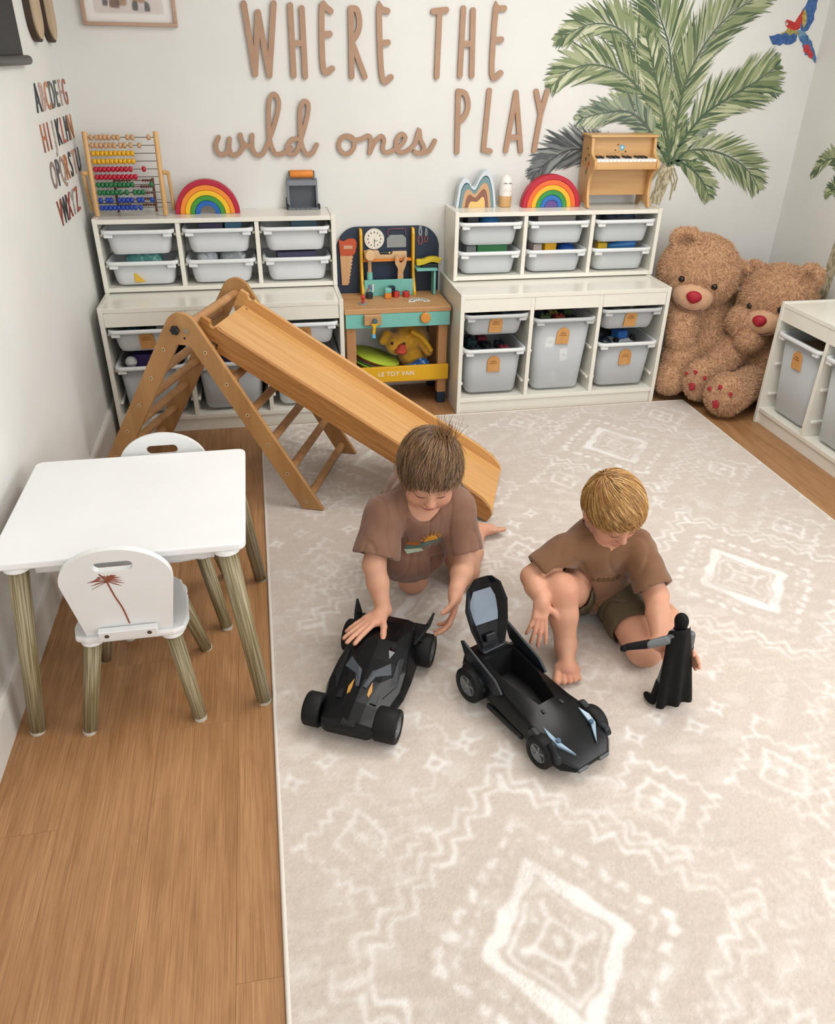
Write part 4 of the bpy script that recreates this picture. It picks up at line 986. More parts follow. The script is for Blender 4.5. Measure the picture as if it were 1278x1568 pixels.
def build_rug():
    nx, ny = 452, 676
    xs = np.linspace(RX0, RX1, nx); ys = np.linspace(RY0, RY1, ny); X, Y = np.meshgrid(xs, ys, indexing='ij')
    Wm = rug_white(X, Y)
    K = np.array([.25, .5, .25]); W2 = Wm.copy()
    for ax in (0, 1):
        W2 = .25*np.roll(W2, 1, ax)+.5*W2+.25*np.roll(W2, -1, ax)
    P = np.stack([X.ravel(), Y.ravel(), np.zeros(X.size)], 1)
    wear = np.clip(.78+.38*vnoise(P, 16, 3)+.3*vnoise(P, 60, 5)+.25*np.random.randn(X.size)*.6, .15, 1.05).reshape(X.shape)
    haze = np.clip(.5*vnoise(P*np.array([1, 2.5, 1]), 45, 21)+.35*vnoise(P, 120, 22)-.15, 0, .5).reshape(X.shape)
    Wm = np.clip(W2*wear+haze*.42, 0, 1)[..., None]
    var = (1+.03*vnoise(P, 7, 8)+.025*vnoise(P*np.array([1, 6, 1]), 30, 9)+.045*np.random.randn(X.size)).reshape(X.shape)[..., None]
    col = np.array(rgb('#c6b9ad'))*var*(1-Wm)+np.array(rgb('#e6e3de'))*Wm
    Z = RZ+(.0008*vnoise(P, 9, 1)+.0004*vnoise(P, 40, 2)).reshape(X.shape)
    vs = np.stack([X, Y, Z], -1).reshape(-1, 3)
    idx = np.arange(nx*ny).reshape(nx, ny); fs = np.stack([idx[:-1, :-1], idx[1:, :-1], idx[1:, 1:], idx[:-1, 1:]], -1).reshape(-1, 4)
    m = mat('rug_pile', (1, 1, 1), .95, attr='tint', bump=.5, bscale=420, sheen=.55)
    t = thing('rug', 'large beige rug with faded white diamond and star pattern', 'rug', (0, 0, 0))
    link('pile', np_mesh('pile', vs, fs, m, col.reshape(-1, 3)), t)
    hem = MB().b2(RX0-.004, RX1+.004, RY0-.004, RY1+.004, .0004, .0045).build('backing', mat('rug_backing', '#cfc7bd', .9), t)
    pts = [(x, y, .0045) for x, y in rrect(RX0-.002, RX1+.002, RY0-.002, RY1+.002, .012, 4)]
    MB().tube(pts, .0048, 8, closed=True).build('binding', mat('rug_binding', '#d6cfc5', .9), t)
build_rug()
# ---------------------------------------------------------------- climbing triangle
CA = -.3726
clb = thing('climbing_triangle', 'wooden triangle climbing frame beside the white table', 'climbing frame', (.562, -.845, 0), CA)
HW = .24
outl = [(.46, 0)]+arc(0, .652, .058, .545, PI-.545, 14)+[(-.455, 0), (-.377, 0), (-.022, .6), (.022, .6), (.38, 0)]
for y in (-HW, HW):
    z0 = .0005 if y > 0 else .0005
    fp = MB().prism([(a, b+(RZ+.0022 if a > .3 and b == 0 else .0005 if b == 0 else 0)) for a, b in outl], y-.009, y+.009).build('side_frame', PLY, clb, bevel=.002)
    sg = -1 if y < 0 else 1
    for side in (-1, 1):
        for k in range(6):
            z = .04+k*.108; x = side*(.42-z*.594)
            b = MB().cyl((x, y+sg*.0088, z), (x, y+sg*.0098, z), .0065, n=12).build('screw_plate', mat('screw_ring', '#c9ad87', .4), fp)
            MB().cyl((x, y+sg*.0096, z), (x, y+sg*.0102, z), .0028, n=8).build('screw', BLACK, fp)
    st = [(-.02+.017*(1 if k % 2 == 0 else .72)*math.cos(k*PI/6), .652+.017*(1 if k % 2 == 0 else .72)*math.sin(k*PI/6)) for k in range(12)]
    MB().prism(st, y+sg*.009, y+sg*.024).build('star_knob', BLACK, fp, bevel=.002)
    MB().cyl((.018, y+sg*.009, .65), (.018, y+sg*.013, .65), .009, n=14).build('bolt', mat('bolt_steel', '#9a8f7e', .3, metal=.5), fp)
    MB().cyl((.008, y+sg*.009, .625), (.008, y+sg*.0105, .625), .004, n=8).build('bolt_hole', BLACK, fp)
for side in (-1, 1):
    for k in range(6):
        z = .04+k*.108; x = side*(.42-z*.594)
        MB().cyl((x, -HW+.009, z), (x, HW-.009, z), .0155, n=14).build('rung', PLYD, clb)
MB().cyl((-.004, -HW+.009, .652), (-.004, HW-.009, .652), .0155, n=14).build('rung', PLYD, clb)
# ---------------------------------------------------------------- slide
SA = math.atan2(.585, 1.0); SL = 1.17; SZ0 = .63; SX0 = .06
sld = thing('slide', 'wooden slide board hooked on the climbing frame behind the kneeling boy', 'slide')
sld.matrix_world = Matrix.Translation((.562, -.845, 0)) @ Matrix.Rotation(CA, 4, 'Z') @ Matrix.Translation((SX0, -.02, SZ0)) @ Matrix.Rotation(SA, 4, 'Y')
zfl = lambda x: (x*math.sin(SA)-SZ0+RZ+.0025)/math.cos(SA)
MB().b2(.0, SL, -.166, .166, -.008, .004, .001).build('deck', RAMP, sld)
xe = (SZ0-RZ-.0025-.036*math.cos(SA))/math.sin(SA)
rp_ = [(-.035, .05), (-.005, .05)]+arc(.013, .048, .014, PI*1.02, 2*PI*.97, 8)+[(.035, .04), (SL-.13, .04)]+[(SL-.06, .034), (SL-.02, .02), (SL+.003, .002)]+[(SL+.003, -.035), (.058, -.036), (.055, -.0085), (.008, -.0085), (.004, -.036), (-.02, -.036), (-.035, -.02)]
for y in (-.175, .175):
    MB().prism(rp_, y-.009, y+.009).build('side_rail', RAMPE if y < 0 else RAMP, sld, bevel=.0015, seg=1)
MB().b2(.065, .095, -.166, .166, -.03, -.0082, .001).build('cleat', RAMPE, sld)
MB().b2(.66, .7, -.166, .166, -.045, -.0082, .001).build('cleat', RAMPE, sld)
for (x, y) in ((.02, -.1), (.02, .15)): MB().cyl((x, y, .0039), (x, y, .0046), .004, n=8).build('screw', BLACK, sld)
# ---------------------------------------------------------------- table and chairs
LEGW = mat('leg_wood', '#766a48', .5, '#a3977a', scale=300, stretch=(1, 1, .015), lo=.42, hi=.58, detail=2, bump=.1, bscale=300)
PAD = mat('clear_pad', '#c8c4b6', .3)
def splay_leg(root, top, foot, r0, r1):
    top, foot = V(top), V(foot); d = (foot-top); rot = d.to_track_quat('-Z', 'Y'); L = d.length
    mb = MB(); mb.lathe([(0, -L+.006), (r1, -L+.006), (r0, 0), (0, 0)], 18)
    o = mb.build('leg', LEGW, root); o.location = top; o.rotation_mode = 'QUATERNION'; o.rotation_quaternion = rot
    c = MB().cyl((foot.x, foot.y, 0.0003), (foot.x, foot.y, .0095), r1*.95, r1*.98, n=16); c.build('foot_pad', PAD, root)
    MB().cyl((top.x, top.y, top.z-.004), (top.x, top.y, top.z+.0078), r0*1.35, n=20).build('leg_collar', WHITE_T, root)
tb = thing('play_table', 'small white square table with striped wooden legs by the side wall', 'table', (.385, -1.915, 0))
MB().prism(rrect(-.283, .278, -.251, .26, .022, 5), .459, .478, 'xy').build('tabletop', WHITE_T, tb, bevel=.004)
MB().b2(-.2, .2, -.2, -.182, .415, .4585).build('apron', WHITE_T, tb); MB().b2(-.2, .2, .182, .2, .415, .4585).build('apron', WHITE_T, tb)
MB().b2(-.2, -.182, -.182, .182, .415, .4585).build('apron', WHITE_T, tb); MB().b2(.182, .2, -.182, .182, .415, .4585).build('apron', WHITE_T, tb)
for (tx, ty, fx, fy) in ((-.228, -.218, -.27, -.278), (.232, -.222, .282, -.27), (.232, .222, .281, .285), (-.228, .22, -.27, .285)):
    splay_leg(tb, (tx, ty, .451), (fx, fy, 0), .0235, .0185)
CHV = mat('chair_paint', '#dfe0df', .4, '#e5e6e5', scale=5)
BRN = mat('palm_print', '#8a4a35', .7)
def chair(label, x, y, rz, decal):
    c = thing('toddler_chair', label, 'chair', (x, y, 0), rz, 'white children chairs')
    # local: backrest at y=0 leaning to -y, seat towards +y
    seat = [(-.10, -.012), (.10, -.012), (.125, .0), (.133, .04), (.125, .13), (.105, .2), (.075, .228), (.03, .236)]
    seat = seat+[(-a, b) for a, b in seat[::-1]][:-2]
    MB().prism(seat, .246, .263, 'xy').build('seat', CHV, c, bevel=.005)
    bo = [(-.098, 0), (.098, 0), (.122, .155)]+arc(0, .165, .123, .0, PI, 20, .092)[1:]+[(-.122, .155)]
    bo = [q for i, q in enumerate(bo) if i == 0 or (V(q)-V(bo[i-1])).length > 1e-4]
    bk2 = MB(); slot = rrect(-.043, .043, .196, .222, .0125, 5)
    # panel with a slot: ring of quads between outline and slot resampled by angle
    cx_, cz_ = 0, .209; N = 72
    def ray(poly, a):
        d = V((math.cos(a), math.sin(a))); best = None
        for i in range(len(poly)):
            p, q = V(poly[i])-V((cx_, cz_)), V(poly[(i+1) % len(poly)])-V((cx_, cz_)); e = q-p; den = d.x*e.y-d.y*e.x
            if abs(den) < 1e-12: continue
            t = (p.x*e.y-p.y*e.x)/den; s_ = (p.x*d.y-p.y*d.x)/den
            if t > 0 and -1e-6 <= s_ <= 1+1e-6 and (best is None or t < best): best = t
        return (cx_+d.x*best, cz_+d.y*best)
    ang = sorted(set([2*PI*i/N for i in range(N)]+[math.atan2(q[1]-cz_, q[0]-cx_) % (2*PI) for q in ((-.098, 0), (.098, 0))]))
    for mult in (1,):
        oo = [ray(bo, a) for a in ang]; ii = [ray(slot, a) for a in ang]; n = len(ang); t2 = .0075
        vs = [(p[0], -t2, p[1]) for p in oo]+[(p[0], -t2, p[1]) for p in ii]+[(p[0], t2, p[1]) for p in oo]+[(p[0], t2, p[1]) for p in ii]
        fs = []
        for i in range(n):
            j = (i+1) % n
            fs += [(i, j, n+j, n+i)[::-1][::-1], (2*n+j, 2*n+i, 3*n+i, 3*n+j), (i, 2*n+i, 2*n+j, j), (n+j, 3*n+j, 3*n+i, n+i)]
        bk2.add(vs, fs)
    o = bk2.build('backrest', CHV, c, bevel=.0025, merge=True); o.location = (0, .006, .2645); o.rotation_euler = (.14, 0, 0)
    g = MB().b2(-.067, .067, -.026, -.0085, .0, .026, .002).build('back_bracket', CHV, c); g.location = (0, .004, .2635); g.rotation_euler = (.14, 0, 0)
    for sx in (-.048, .048): MB().cyl((sx, -.0258, .013), (sx, -.0268, .013), .0055, n=12).build('screw', mat('screw_dark', '#4a3c30', .4), g)
    if decal:
        mb = MB(); ribbon(mb, smooth2([(.004, .03), (-.002, .08), (-.012, .12), (-.02, .165)], 4), .0035, -.0076, -.0082, slope=0)
        r = random.Random(3)
        for k in range(13):
            a = -.45+k*(PI+.9)/12; L = .036*(.8+.4*r.random()); ex, ez = L*math.cos(a), L*.9*math.sin(a)
            mb.q = 0; mb.prism([(-.02, .165), (-.02+ex*.55-ez*.09, .165+ez*.68+.0022), (-.02+ex, .165+ez*.85-.005), (-.02+ex*.5+ez*.09, .165+ez*.55-.0012)], -.0074, -.0082-.00005*k)
        mb.build('palm_print', BRN, o)
    for (tx, ty, fx, fy) in ((-.092, .02, -.133, -.045), (.092, .02, .133, -.045), (.09, .18, .136, .228), (-.09, .18, -.136, .228)):
        splay_leg(c, (tx, ty, .238), (fx, fy, 0), .0205, .0165)
    return c
chair('white toddler chair with a brown palm print, its back to the camera', .374, -2.172, 0, True)
chair('white toddler chair on the far side of the table', .43, -1.634, PI, False)
# ---------------------------------------------------------------- point queries on implicit surfaces
def sdf_eval(prims, P):
    P = np.atleast_2d(np.asarray(P, float)); F = np.full(len(P), 1.0)
    for (op, k, p) in prims:
        D = (P-np.array(p[1]))@np.array(p[2]) if p[0] == 'h' else _prim(p, P)
        F = _smin(F, D, k) if op == 'u' else -_smin(-F, D, k) if op == 's' else -_smin(-F, -D, k)
    return F
def march(prims, o, d, n=80):
    o = np.array(o, float); d = np.array(d, float); d /= np.linalg.norm(d); t = 0
    for _ in range(n): t += .8*float(sdf_eval(prims, o+d*t)[0])
    return o+d*t
def sgrad(prims, P, e=.001):
    G = np.stack([sdf_eval(prims, P+np.eye(3)[i]*e)-sdf_eval(prims, P-np.eye(3)[i]*e) for i in range(3)], 1)
    return G/np.maximum(np.linalg.norm(G, axis=1), 1e-9)[:, None]
def fur_mesh(vs, fs, n, L, w, cols, m, seed, keep=None):
    r = np.random.RandomState(seed); tri = vs[fs]
    ar = np.linalg.norm(np.cross(tri[:, 2]-tri[:, 0], tri[:, 3]-tri[:, 1]), axis=1); pick = r.choice(len(fs), n, p=ar/ar.sum())
    a, b = r.rand(n, 1), r.rand(n, 1); q = tri[pick]
    P = (q[:, 0]*(1-a)+q[:, 1]*a)*(1-b)+(q[:, 3]*(1-a)+q[:, 2]*a)*b
    N = np.cross(q[:, 2]-q[:, 0], q[:, 3]-q[:, 1]); N /= np.linalg.norm(N, axis=1)[:, None]+1e-12
    if keep is not None: k = keep(P); P, N = P[k], N[k]; n = len(P)
    D = N+r.normal(size=(n, 3))*.55+np.array([0, 0, -.25]); D /= np.linalg.norm(D, axis=1)[:, None]
    S = np.cross(D, r.normal(size=(n, 3))); S /= np.linalg.norm(S, axis=1)[:, None]
    Ln = L*(.6+.8*r.rand(n, 1)); V3 = np.stack([P-S*w-N*.001, P+S*w-N*.001, P+D*Ln], 1).reshape(-1, 3)
    c = np.array([rgb(x) for x in cols])[r.randint(0, len(cols), n)]*(.85+.3*r.rand(n, 1))
    return np_mesh('fur', V3, np.arange(3*n).reshape(-1, 3), m, np.repeat(c, 3, 0), smooth=False)
PLUSH = mat('bear_plush', '#b98e69', .95, '#c79d79', scale=25, bump=.5, bscale=160, sheen=.3)
FURM = mat('bear_fur', (1, 1, 1), .9, attr='tint', sheen=.3)
MUZ = mat('bear_muzzle', '#c79c79', .9, '#cfa583', scale=40, bump=.2, bscale=260, sheen=.3)
NOSE = mat('bear_nose', '#a3142c', .6, bump=.1, bscale=300)
PADM = mat('bear_pad', '#a98063', .9, bump=.2, bscale=200)
def Rm(dirx): return np.array(dirx)
def frame(f, upv=(0, 0, 1), rollv=0):
    """columns: right, forward, up"""
    f = V(f).normalized(); r = f.cross(V(upv)).normalized(); u = r.cross(f)
    if rollv: r, u = r*math.cos(rollv)+u*math.sin(rollv), u*math.cos(rollv)-r*math.sin(rollv)
    return np.array([[r[i], f[i], u[i]] for i in range(3)])
def bear(label, base, head, hf, hroll, hr, body, limbs, pads, seed, ears):
    t = thing('teddy_bear', label, 'teddy bear', (0, 0, 0), 0, 'big plush teddy bears')
    H = frame(hf, rollv=hroll); hc = np.array(head)
    def hp(x, y, z): return tuple(hc+H@np.array([x, y, z]))
    prims = [('u', 0, ('e', tuple(hc), hr, H))]
    bp_ = [('u', .03 if i else 0, p) for i, p in enumerate(body)]
    lp_ = [('u', .02, p) for p in limbs]
    allp = bp_+lp_+[('u', .012, prims[0][2])]
    muz = ('e', hp(0, hr[1]*.78, -hr[2]*.36), (hr[0]*.5, hr[1]*.5, hr[2]*.43), H)
    for (ex, ey, ez, er) in ears: allp.append(('u', .012, ('e', hp(ex, ey, ez), er, H)))
    for (ex, ey, ez, er) in ears:
        if er[0] > .05: allp.append(('s', .01, ('e', hp(ex, ey+.035, ez+.0), (er[0]*.62, .028, er[2]*.62), H)))
    o, vs, fs = sdf_obj('body', allp, .008, PLUSH, t, it=2, dispf=lambda v, n: v+n*(.0025*vnoise(v, 120, seed)+.002*vnoise(v, 260, seed+1))[:, None])
    keep = lambda P: (np.sqrt((((P-np.array(muz[1]))@H/np.array(muz[2]))**2).sum(1)) > 1.0)
    f = link('fur', fur_mesh(vs, fs, 60000, .0125, .0017, ['#c4976f', '#d6ae88', '#deb995', '#b3865f', '#cfa57f'], FURM, seed, keep), t); f['kind'] = 'stuff'
    mo, _, _ = sdf_obj('muzzle', [('u', 0, muz)], .006, MUZ, t)
    mp = [('u', 0, muz)]
    nz = march(mp, hp(0, hr[1]*2.4, -hr[2]*.2), -H[:, 1])
    sdf_obj('nose', [('u', 0, ('e', tuple(nz), (hr[0]*.19, .022, hr[2]*.15), H)), ('u', .01, ('e', tuple(nz-H[:, 2]*hr[2]*.07), (hr[0]*.11, .02, hr[2]*.12), H))], .004, NOSE, mo)
    pts = []
    for k in range(9):
        a = (k-4)/4*.75; q = march(mp, hp(hr[0]*.42*math.sin(a), hr[1]*2.4, -hr[2]*(.36+.27*math.cos(a))), -H[:, 1]); pts.append(tuple(q+H[:, 1]*.0008))
    MB().tube(pts, .0022, 6).build('mouth_stitch', mat('stitch_brown', '#4a2a22', .8), mo)
    for sx in (-1, 1):
        q = march(allp, hp(sx*hr[0]*.4, hr[1]*2.2, hr[2]*.06), -H[:, 1])
        MB().ell(tuple(q+H[:, 1]*.001), (.0145, .0145, .0145), 16, 10).build('eye', mat('eye_glass', '#120d0b', .15), t)
    for (pc, pf, rr) in pads:
        F = frame(pf)
        for (dx, dz, s_) in ((0, -.25, .34), (-.5, .32, .2), (0, .55, .2), (.5, .32, .2)):
            c = np.array(pc)+F@np.array([dx*rr, 0, dz*rr]); q = march(allp, c+F[:, 1]*.2, -F[:, 1])
            sdf_obj('heart_pad', [('u', 0, ('e', tuple(q), (rr*s_*.55, .008, rr*s_*.75), F)), ('u', .006, ('e', tuple(q+F@np.array([rr*s_*.3, 0, rr*s_*.3])), (rr*s_*.4, .007, rr*s_*.4), F))], .004, NOSE, t)
    return t
bear('plush teddy bear leaning against the low storage unit, head tilted', None, (2.812, -.235, .573), (-.47, -.86, -.18), .16, (.19, .165, .175),
     [('e', (2.90, -.22, .33), (.145, .13, .15)), ('e', (2.905, -.235, .19), (.17, .16, .182))],
     [('c', (2.76, -.26, .41), (2.695, -.385, .3), .075, .062), ('c', (3.03, -.2, .4), (3.06, -.16, .25), .07, .06),
      ('c', (2.8, -.26, .16), (2.715, -.38, .215), .085, .07), ('c', (2.715, -.38, .215), (2.672, -.395, .11), .07, .066), ('e', (2.664, -.4, .1), (.068, .075, .073)),
      ('c', (2.97, -.3, .16), (2.965, -.42, .235), .085, .075), ('c', (2.965, -.42, .235), (2.81, -.49, .15), .072, .062), ('e', (2.772, -.505, .13), (.08, .065, .1))],
     [((2.77, -.5, .13), (-.8, -.6, .05), .085)], 11,
     [(.105, .0, .135, (.075, .035, .06)), (-.19, -.02, .03, (.055, .032, .06))])
bear('plush teddy bear in the corner, half behind the unit at the wall', None, (3.13, -.43, .48), (-.78, -.62, -.12), -.06, (.172, .165, .16),
     [('e', (3.13, -.33, .3), (.14, .13, .14)), ('e', (3.13, -.36, .185), (.155, .165, .178))],
     [('c', (3.03, -.37, .39), (2.965, -.44, .385), .07, .068), ('c', (3.08, -.42, .31), (2.98, -.50, .315), .06, .06), ('c', (3.22, -.35, .38), (3.25, -.46, .28), .06, .055),
      ('c', (3.1, -.48, .11), (2.87, -.635, .105), .078, .078), ('e', (2.826, -.655, .11), (.095, .085, .098)), ('c', (3.2, -.42, .1), (3.2, -.55, .1), .08, .07)],
     [((2.82, -.66, .11), (-.85, -.52, .0), .095)], 23,
     [(.13, -.03, .115, (.05, .028, .05)), (-.13, -.0, .12, (.062, .03, .065))])
# ---------------------------------------------------------------- toy cars
CBK = mat('car_black', '#090a0c', .3, '#0c0e11', scale=12, spec=.25); CBK2 = mat('car_matte_black', '#0d0f11', .5, spec=.35); CSL = mat('car_slate', '#171b20', .42, spec=.35)
TYRE = mat('tyre_black', '#0b0c0d', .6, spec=.3); RIMM = mat('rim_grey', '#75787a', .35, metal=.3)
def car_loft(secs, skip=()):
    mb = MB(); n = len(secs[0][1]); full = []
    for x, pts in secs:
        ring = [(x, y, z) for (y, z) in pts]+[(x, -y, z) for (y, z) in pts[::-1] if abs(y) > 1e-6]
        full.append(ring)
    m = len(full[0])
    vs = [p for r in full for p in r]; fs = []
    for k in range(len(full)-1):
        for i in range(m):
            j = (i+1) % m
            if (k, i) in skip: continue
            fs.append((k*m+i, k*m+j, (k+1)*m+j, (k+1)*m+i))
    mb.add(vs, fs); mb.add(full[0], [tuple(range(m))[::-1]]); mb.add(full[-1], [tuple(range(m))])
    return mb
def wheel(root, x, y, r, w, spokes=5, name='wheel'):
    sg = 1 if y > 0 else -1
    t = MB(); t.lathe([(r*.62, -w/2), (r*.93, -w/2), (r, -w/2+.004), (r, w/2-.004), (r*.93, w/2), (r*.62, w/2), (r*.6, w/2-.008), (r*.6, -w/2+.004), (r*.62, -w/2)], 28, (x, y, r), 'y')
    o = t.build(name, TYRE, root)
    b = MB(); b.lathe([(0, w/2-.012), (r*.6, w/2-.012), (r*.61, w/2-.002), (r*.55, w/2-.001), (r*.54, w/2-.009), (0, w/2-.009)], 24, (0, 0, 0), 'y')
    for k in range(spokes):
        a = 2*PI*k/spokes; b.box((math.sin(a)*r*.32, w/2-.006, math.cos(a)*r*.32), (r*.13, .006, r*.5), .001, R=Matrix.Rotation(a, 3, 'Y'))
    b.cyl((0, w/2-.01, 0), (0, w/2-.002, 0), r*.16, n=12)
    q = b.build('rim', RIMM, o); q.location = (x, y, r); q.rotation_euler = (0, 0, 0 if sg > 0 else PI)
    return o
RZC = RZ+.0022
ca = thing('toy_car', 'closed black toy car with orange slits under the kneeling boy\'s hand', 'toy car', (.948, -2.2, RZC), math.atan2(-.893, -.45))
sa_ = [(-.185, [(0, .05), (.05, .05), (.062, .065), (.055, .1), (.035, .108), (0, .108)]), (-.14, [(0, .03), (.065, .03), (.075, .06), (.06, .115), (.038, .125), (0, .127)]), (-.06, [(0, .022), (.07, .022), (.088, .055), (.068, .105), (.04, .128), (0, .13)]),
       (.0, [(0, .02), (.07, .02), (.09, .05), (.078, .085), (.04, .112), (0, .115)]), (.06, [(0, .02), (.068, .02), (.088, .045), (.08, .072), (.035, .09), (0, .094)]), (.13, [(0, .022), (.062, .022), (.074, .04), (.068, .066), (.025, .079), (0, .083)]), (.182, [(0, .024), (.055, .024), (.066, .036), (.06, .056), (.024, .064), (0, .068)]), (.2, [(0, .03), (.042, .03), (.05, .036), (.046, .05), (.018, .056), (0, .058)])]
sa_ = [(x, [(y*1.18, z*.95+.002) for y, z in p]) for x, p in sa_]
car_loft(sa_).build('body', CBK, ca, bevel=.0025, seg=2)
for (x, y, r, w) in ((.148, .09, .043, .056), (.148, -.1, .043, .042), (-.142, .103, .046, .045), (-.142, -.103, .046, .045)): wheel(ca, x, y, r, w, 0)
for sg in (-1, 1):
    mb = MB()
    mb.add([(-.14, sg*.085, .1), (-.19, sg*.1, .1), (-.2, sg*.114, .132), (-.17, sg*.11, .108), (-.1, sg*.088, .095)], [(0, 1, 2, 3, 4)])
    mb.v += [(x, y-sg*.006, z) for (x, y, z) in mb.v[:5]]; mb.f += [[9, 8, 7, 6, 5]]+[[i, (i+1) % 5, 5+(i+1) % 5, 5+i] for i in range(5)]; mb.sm += [False]*6; mb.mi += [0]*6
    mb.build('rear_fin', CBK2, ca)
    MB().b2(-.19, -.12, sg*.06 if sg > 0 else -.1, sg*.1 if sg > 0 else -.06, .088, .096, .002).build('fin_base', CBK2, ca)
    # grey angled panel, orange slit
    def patch(name, pts, m, lift=.0012):
        # follows the body skin: project straight down on the loft
        P = []
        for (x, y) in pts:
            for i in range(len(sa_)-1):
                if sa_[i][0] <= x <= sa_[i+1][0]:
                    f = (x-sa_[i][0])/(sa_[i+1][0]-sa_[i][0]); A, B = sa_[i][1], sa_[i+1][1]
                    up_ = [((a[0]*(1-f)+b[0]*f), (a[1]*(1-f)+b[1]*f)) for a, b in zip(A, B)][2:]
                    yy = abs(y); z = up_[-1][1]
                    for j in range(len(up_)-1):
                        (y0, z0), (y1, z1) = up_[j], up_[j+1]
                        if y1 <= yy <= y0: z = z0+(z1-z0)*(y0-yy)/max(1e-6, y0-y1)
                    P.append((x, y, z+lift)); break
        n = len(P); mb = MB(); mb.add(P+[(a, b, c-.004) for a, b, c in P], [tuple(range(n)), tuple(range(2*n-1, n-1, -1))]+[(i, n+i, n+(i+1) % n, (i+1) % n) for i in range(n)])
        return mb.build(name, m, ca)
    patch('grey_vent', [(.005, sg*.052), (.03, sg*.062), (.05, sg*.026), (.088, sg*.014), (.085, sg*.006), (.038, sg*.014), (.028, sg*.028)], mat('vent_grey', '#3d434a', .5), .004)
    patch('orange_slit', [(.066, sg*.024), (.092, sg*.031), (.112, sg*.028), (.106, sg*.023), (.09, sg*.022)], mat('slit_orange', '#b9853c', .4), .004)
    patch('side_window', [(-.12, sg*.05), (-.03, sg*.052), (-.005, sg*.045), (-.03, sg*.036), (-.12, sg*.036)], mat('car_glass', '#0b0d10', .08), .003)
    patch('side_panel', [(-.03, sg*.078), (.05, sg*.082), (.1, sg*.06), (.06, sg*.066), (-.02, sg*.066)], CSL, .003)
    patch('hood_rib', [(.1, sg*.05), (.125, sg*.052), (.125, sg*.036), (.1, sg*.04)], CSL, .004)
MB().b2(.165, .196, -.02, .02, .03, .066, .004).build('nose_block', CBK2, ca)
patchc = [MB().b2(-.1+.0*k, .17, -.0035, .0035, .0, .001) for k in range(1)]
cb = thing('toy_car', 'open black toy car with its canopy raised on the rug', 'toy car', (1.325, -2.352, RZC), math.atan2(-.914, .406))
sb_ = [(-.195, [(0, .04), (.05, .04), (.064, .055), (.058, .09), (.042, .1), (0, .1)]), (-.125, [(0, .022), (.066, .022), (.078, .05), (.07, .098), (.046, .108), (0, .108)]), (-.03, [(0, .018), (.07, .018), (.084, .04), (.066, .088), (.047, .1), (0, .1)]),
       (.06, [(0, .018), (.07, .018), (.086, .035), (.072, .08), (.026, .091), (0, .092)]), (.1, [(0, .018), (.07, .018), (.088, .035), (.08, .076), (.03, .084), (0, .086)]), (.16, [(0, .018), (.07, .018), (.09, .03), (.084, .066), (.035, .066), (0, .07)]), (.2, [(0, .02), (.066, .02), (.082, .028), (.072, .05), (.032, .048), (0, .051)]), (.226, [(0, .024), (.045, .024), (.056, .028), (.046, .036), (.024, .036), (0, .037)])]
m_ = 10
skip = {(k, i) for k in (1, 2) for i in (4, 5)}
cbo = car_loft(sb_, skip).build('body', CBK, cb, bevel=.004, seg=3); cbo.data.polygons.foreach_set('use_smooth', [True]*len(cbo.data.polygons))
ck_ = MB()
top = [(-.125, .046, .108), (-.03, .047, .1), (.06, .026, .091), (.06, -.026, .091), (-.03, -.047, .1), (-.125, -.046, .108)]
bot = [(-.115, .042, .034), (-.03, .043, .034), (.05, .022, .034), (.05, -.022, .034), (-.03, -.043, .034), (-.115, -.042, .034)]
ck_.add(top+bot, [(i, (i+1) % 6, 6+(i+1) % 6, 6+i) for i in range(6)]+[(6, 7, 8, 9, 10, 11)])
ck_.build('cockpit', mat('cockpit_black', '#0a0b0d', .5), cb)
for (x, y, r, w) in ((-.125, .085, .048, .036), (-.125, -.085, .048, .036), (.14, .084, .041, .032), (.14, -.084, .041, .032)): wheel(cb, x, y, r, w, 5)
for sg in (-1, 1):
    w_ = [(-.165, .1), (-.19, .142), (-.18, .146), (-.05, .11), (-.02, .085), (-.045, .066), (-.13, .09)]
    MB().prism([(a, b) for a, b in w_], sg*.07, sg*.078).build('side_wing', CSL, cb, bevel=.002)
    MB().prism([(.085, .066), (.1, .082), (.19, .062), (.2, .046), (.12, .05)], sg*.072, sg*.09).build('wheel_arch', CSL, cb, bevel=.004)
    MB().prism([(-.17, .06), (-.165, .085), (-.13, .098), (-.09, .085), (-.075, .055)], sg*.068, sg*.088).build('wheel_arch', CSL, cb, bevel=.004)
    mb = MB(); mb.add([(.112, sg*.058, .0795), (.16, sg*.052, .071), (.2, sg*.034, .054), (.165, sg*.063, .071), (.14, sg*.066, .077)], [(0, 1, 2, 3, 4)]); mb.v += [(x, y, z-.012) for x, y, z in mb.v[:5]]; mb.f += [[9, 8, 7, 6, 5]]+[[i, 5+i, 5+(i+1) % 5, (i+1) % 5] for i in range(5)]; mb.sm += [False]*6; mb.mi += [0]*6
    mb.build('headlight', mat('headlight_blue', '#8fa6b8', .25), cb)
    MB().cyl((.158, sg*.054, .07), (.16, sg*.054, .0765), .006, n=12).build('lamp_ring', mat('lamp_blue', '#3c566e', .3), cb)
    MB().box((.0795, sg*.03, .0885), (.012, .008, .004), .001).build('hood_peg', BLACK, cb)
    MB().b2(.205, .23, sg*.018 if sg > 0 else -.05, sg*.05 if sg > 0 else -.018, .0245, .034, .002).build('bumper_grille', mat('grille_grey', '#4a4e52', .4), cb)
    MB().b2(-.06, .075, sg*.078 if sg > 0 else -.09, sg*.09 if sg > 0 else -.078, .02, .034, .003).build('side_skirt', CBK2, cb)
MB().prism([(.15, .07), (.17, .098), (.178, .094), (.2, .05)], -.09, -.083).build('front_fin', CSL, cb, bevel=.0015)
cp = MB()  # canopy shell, lifted on its rear hinge
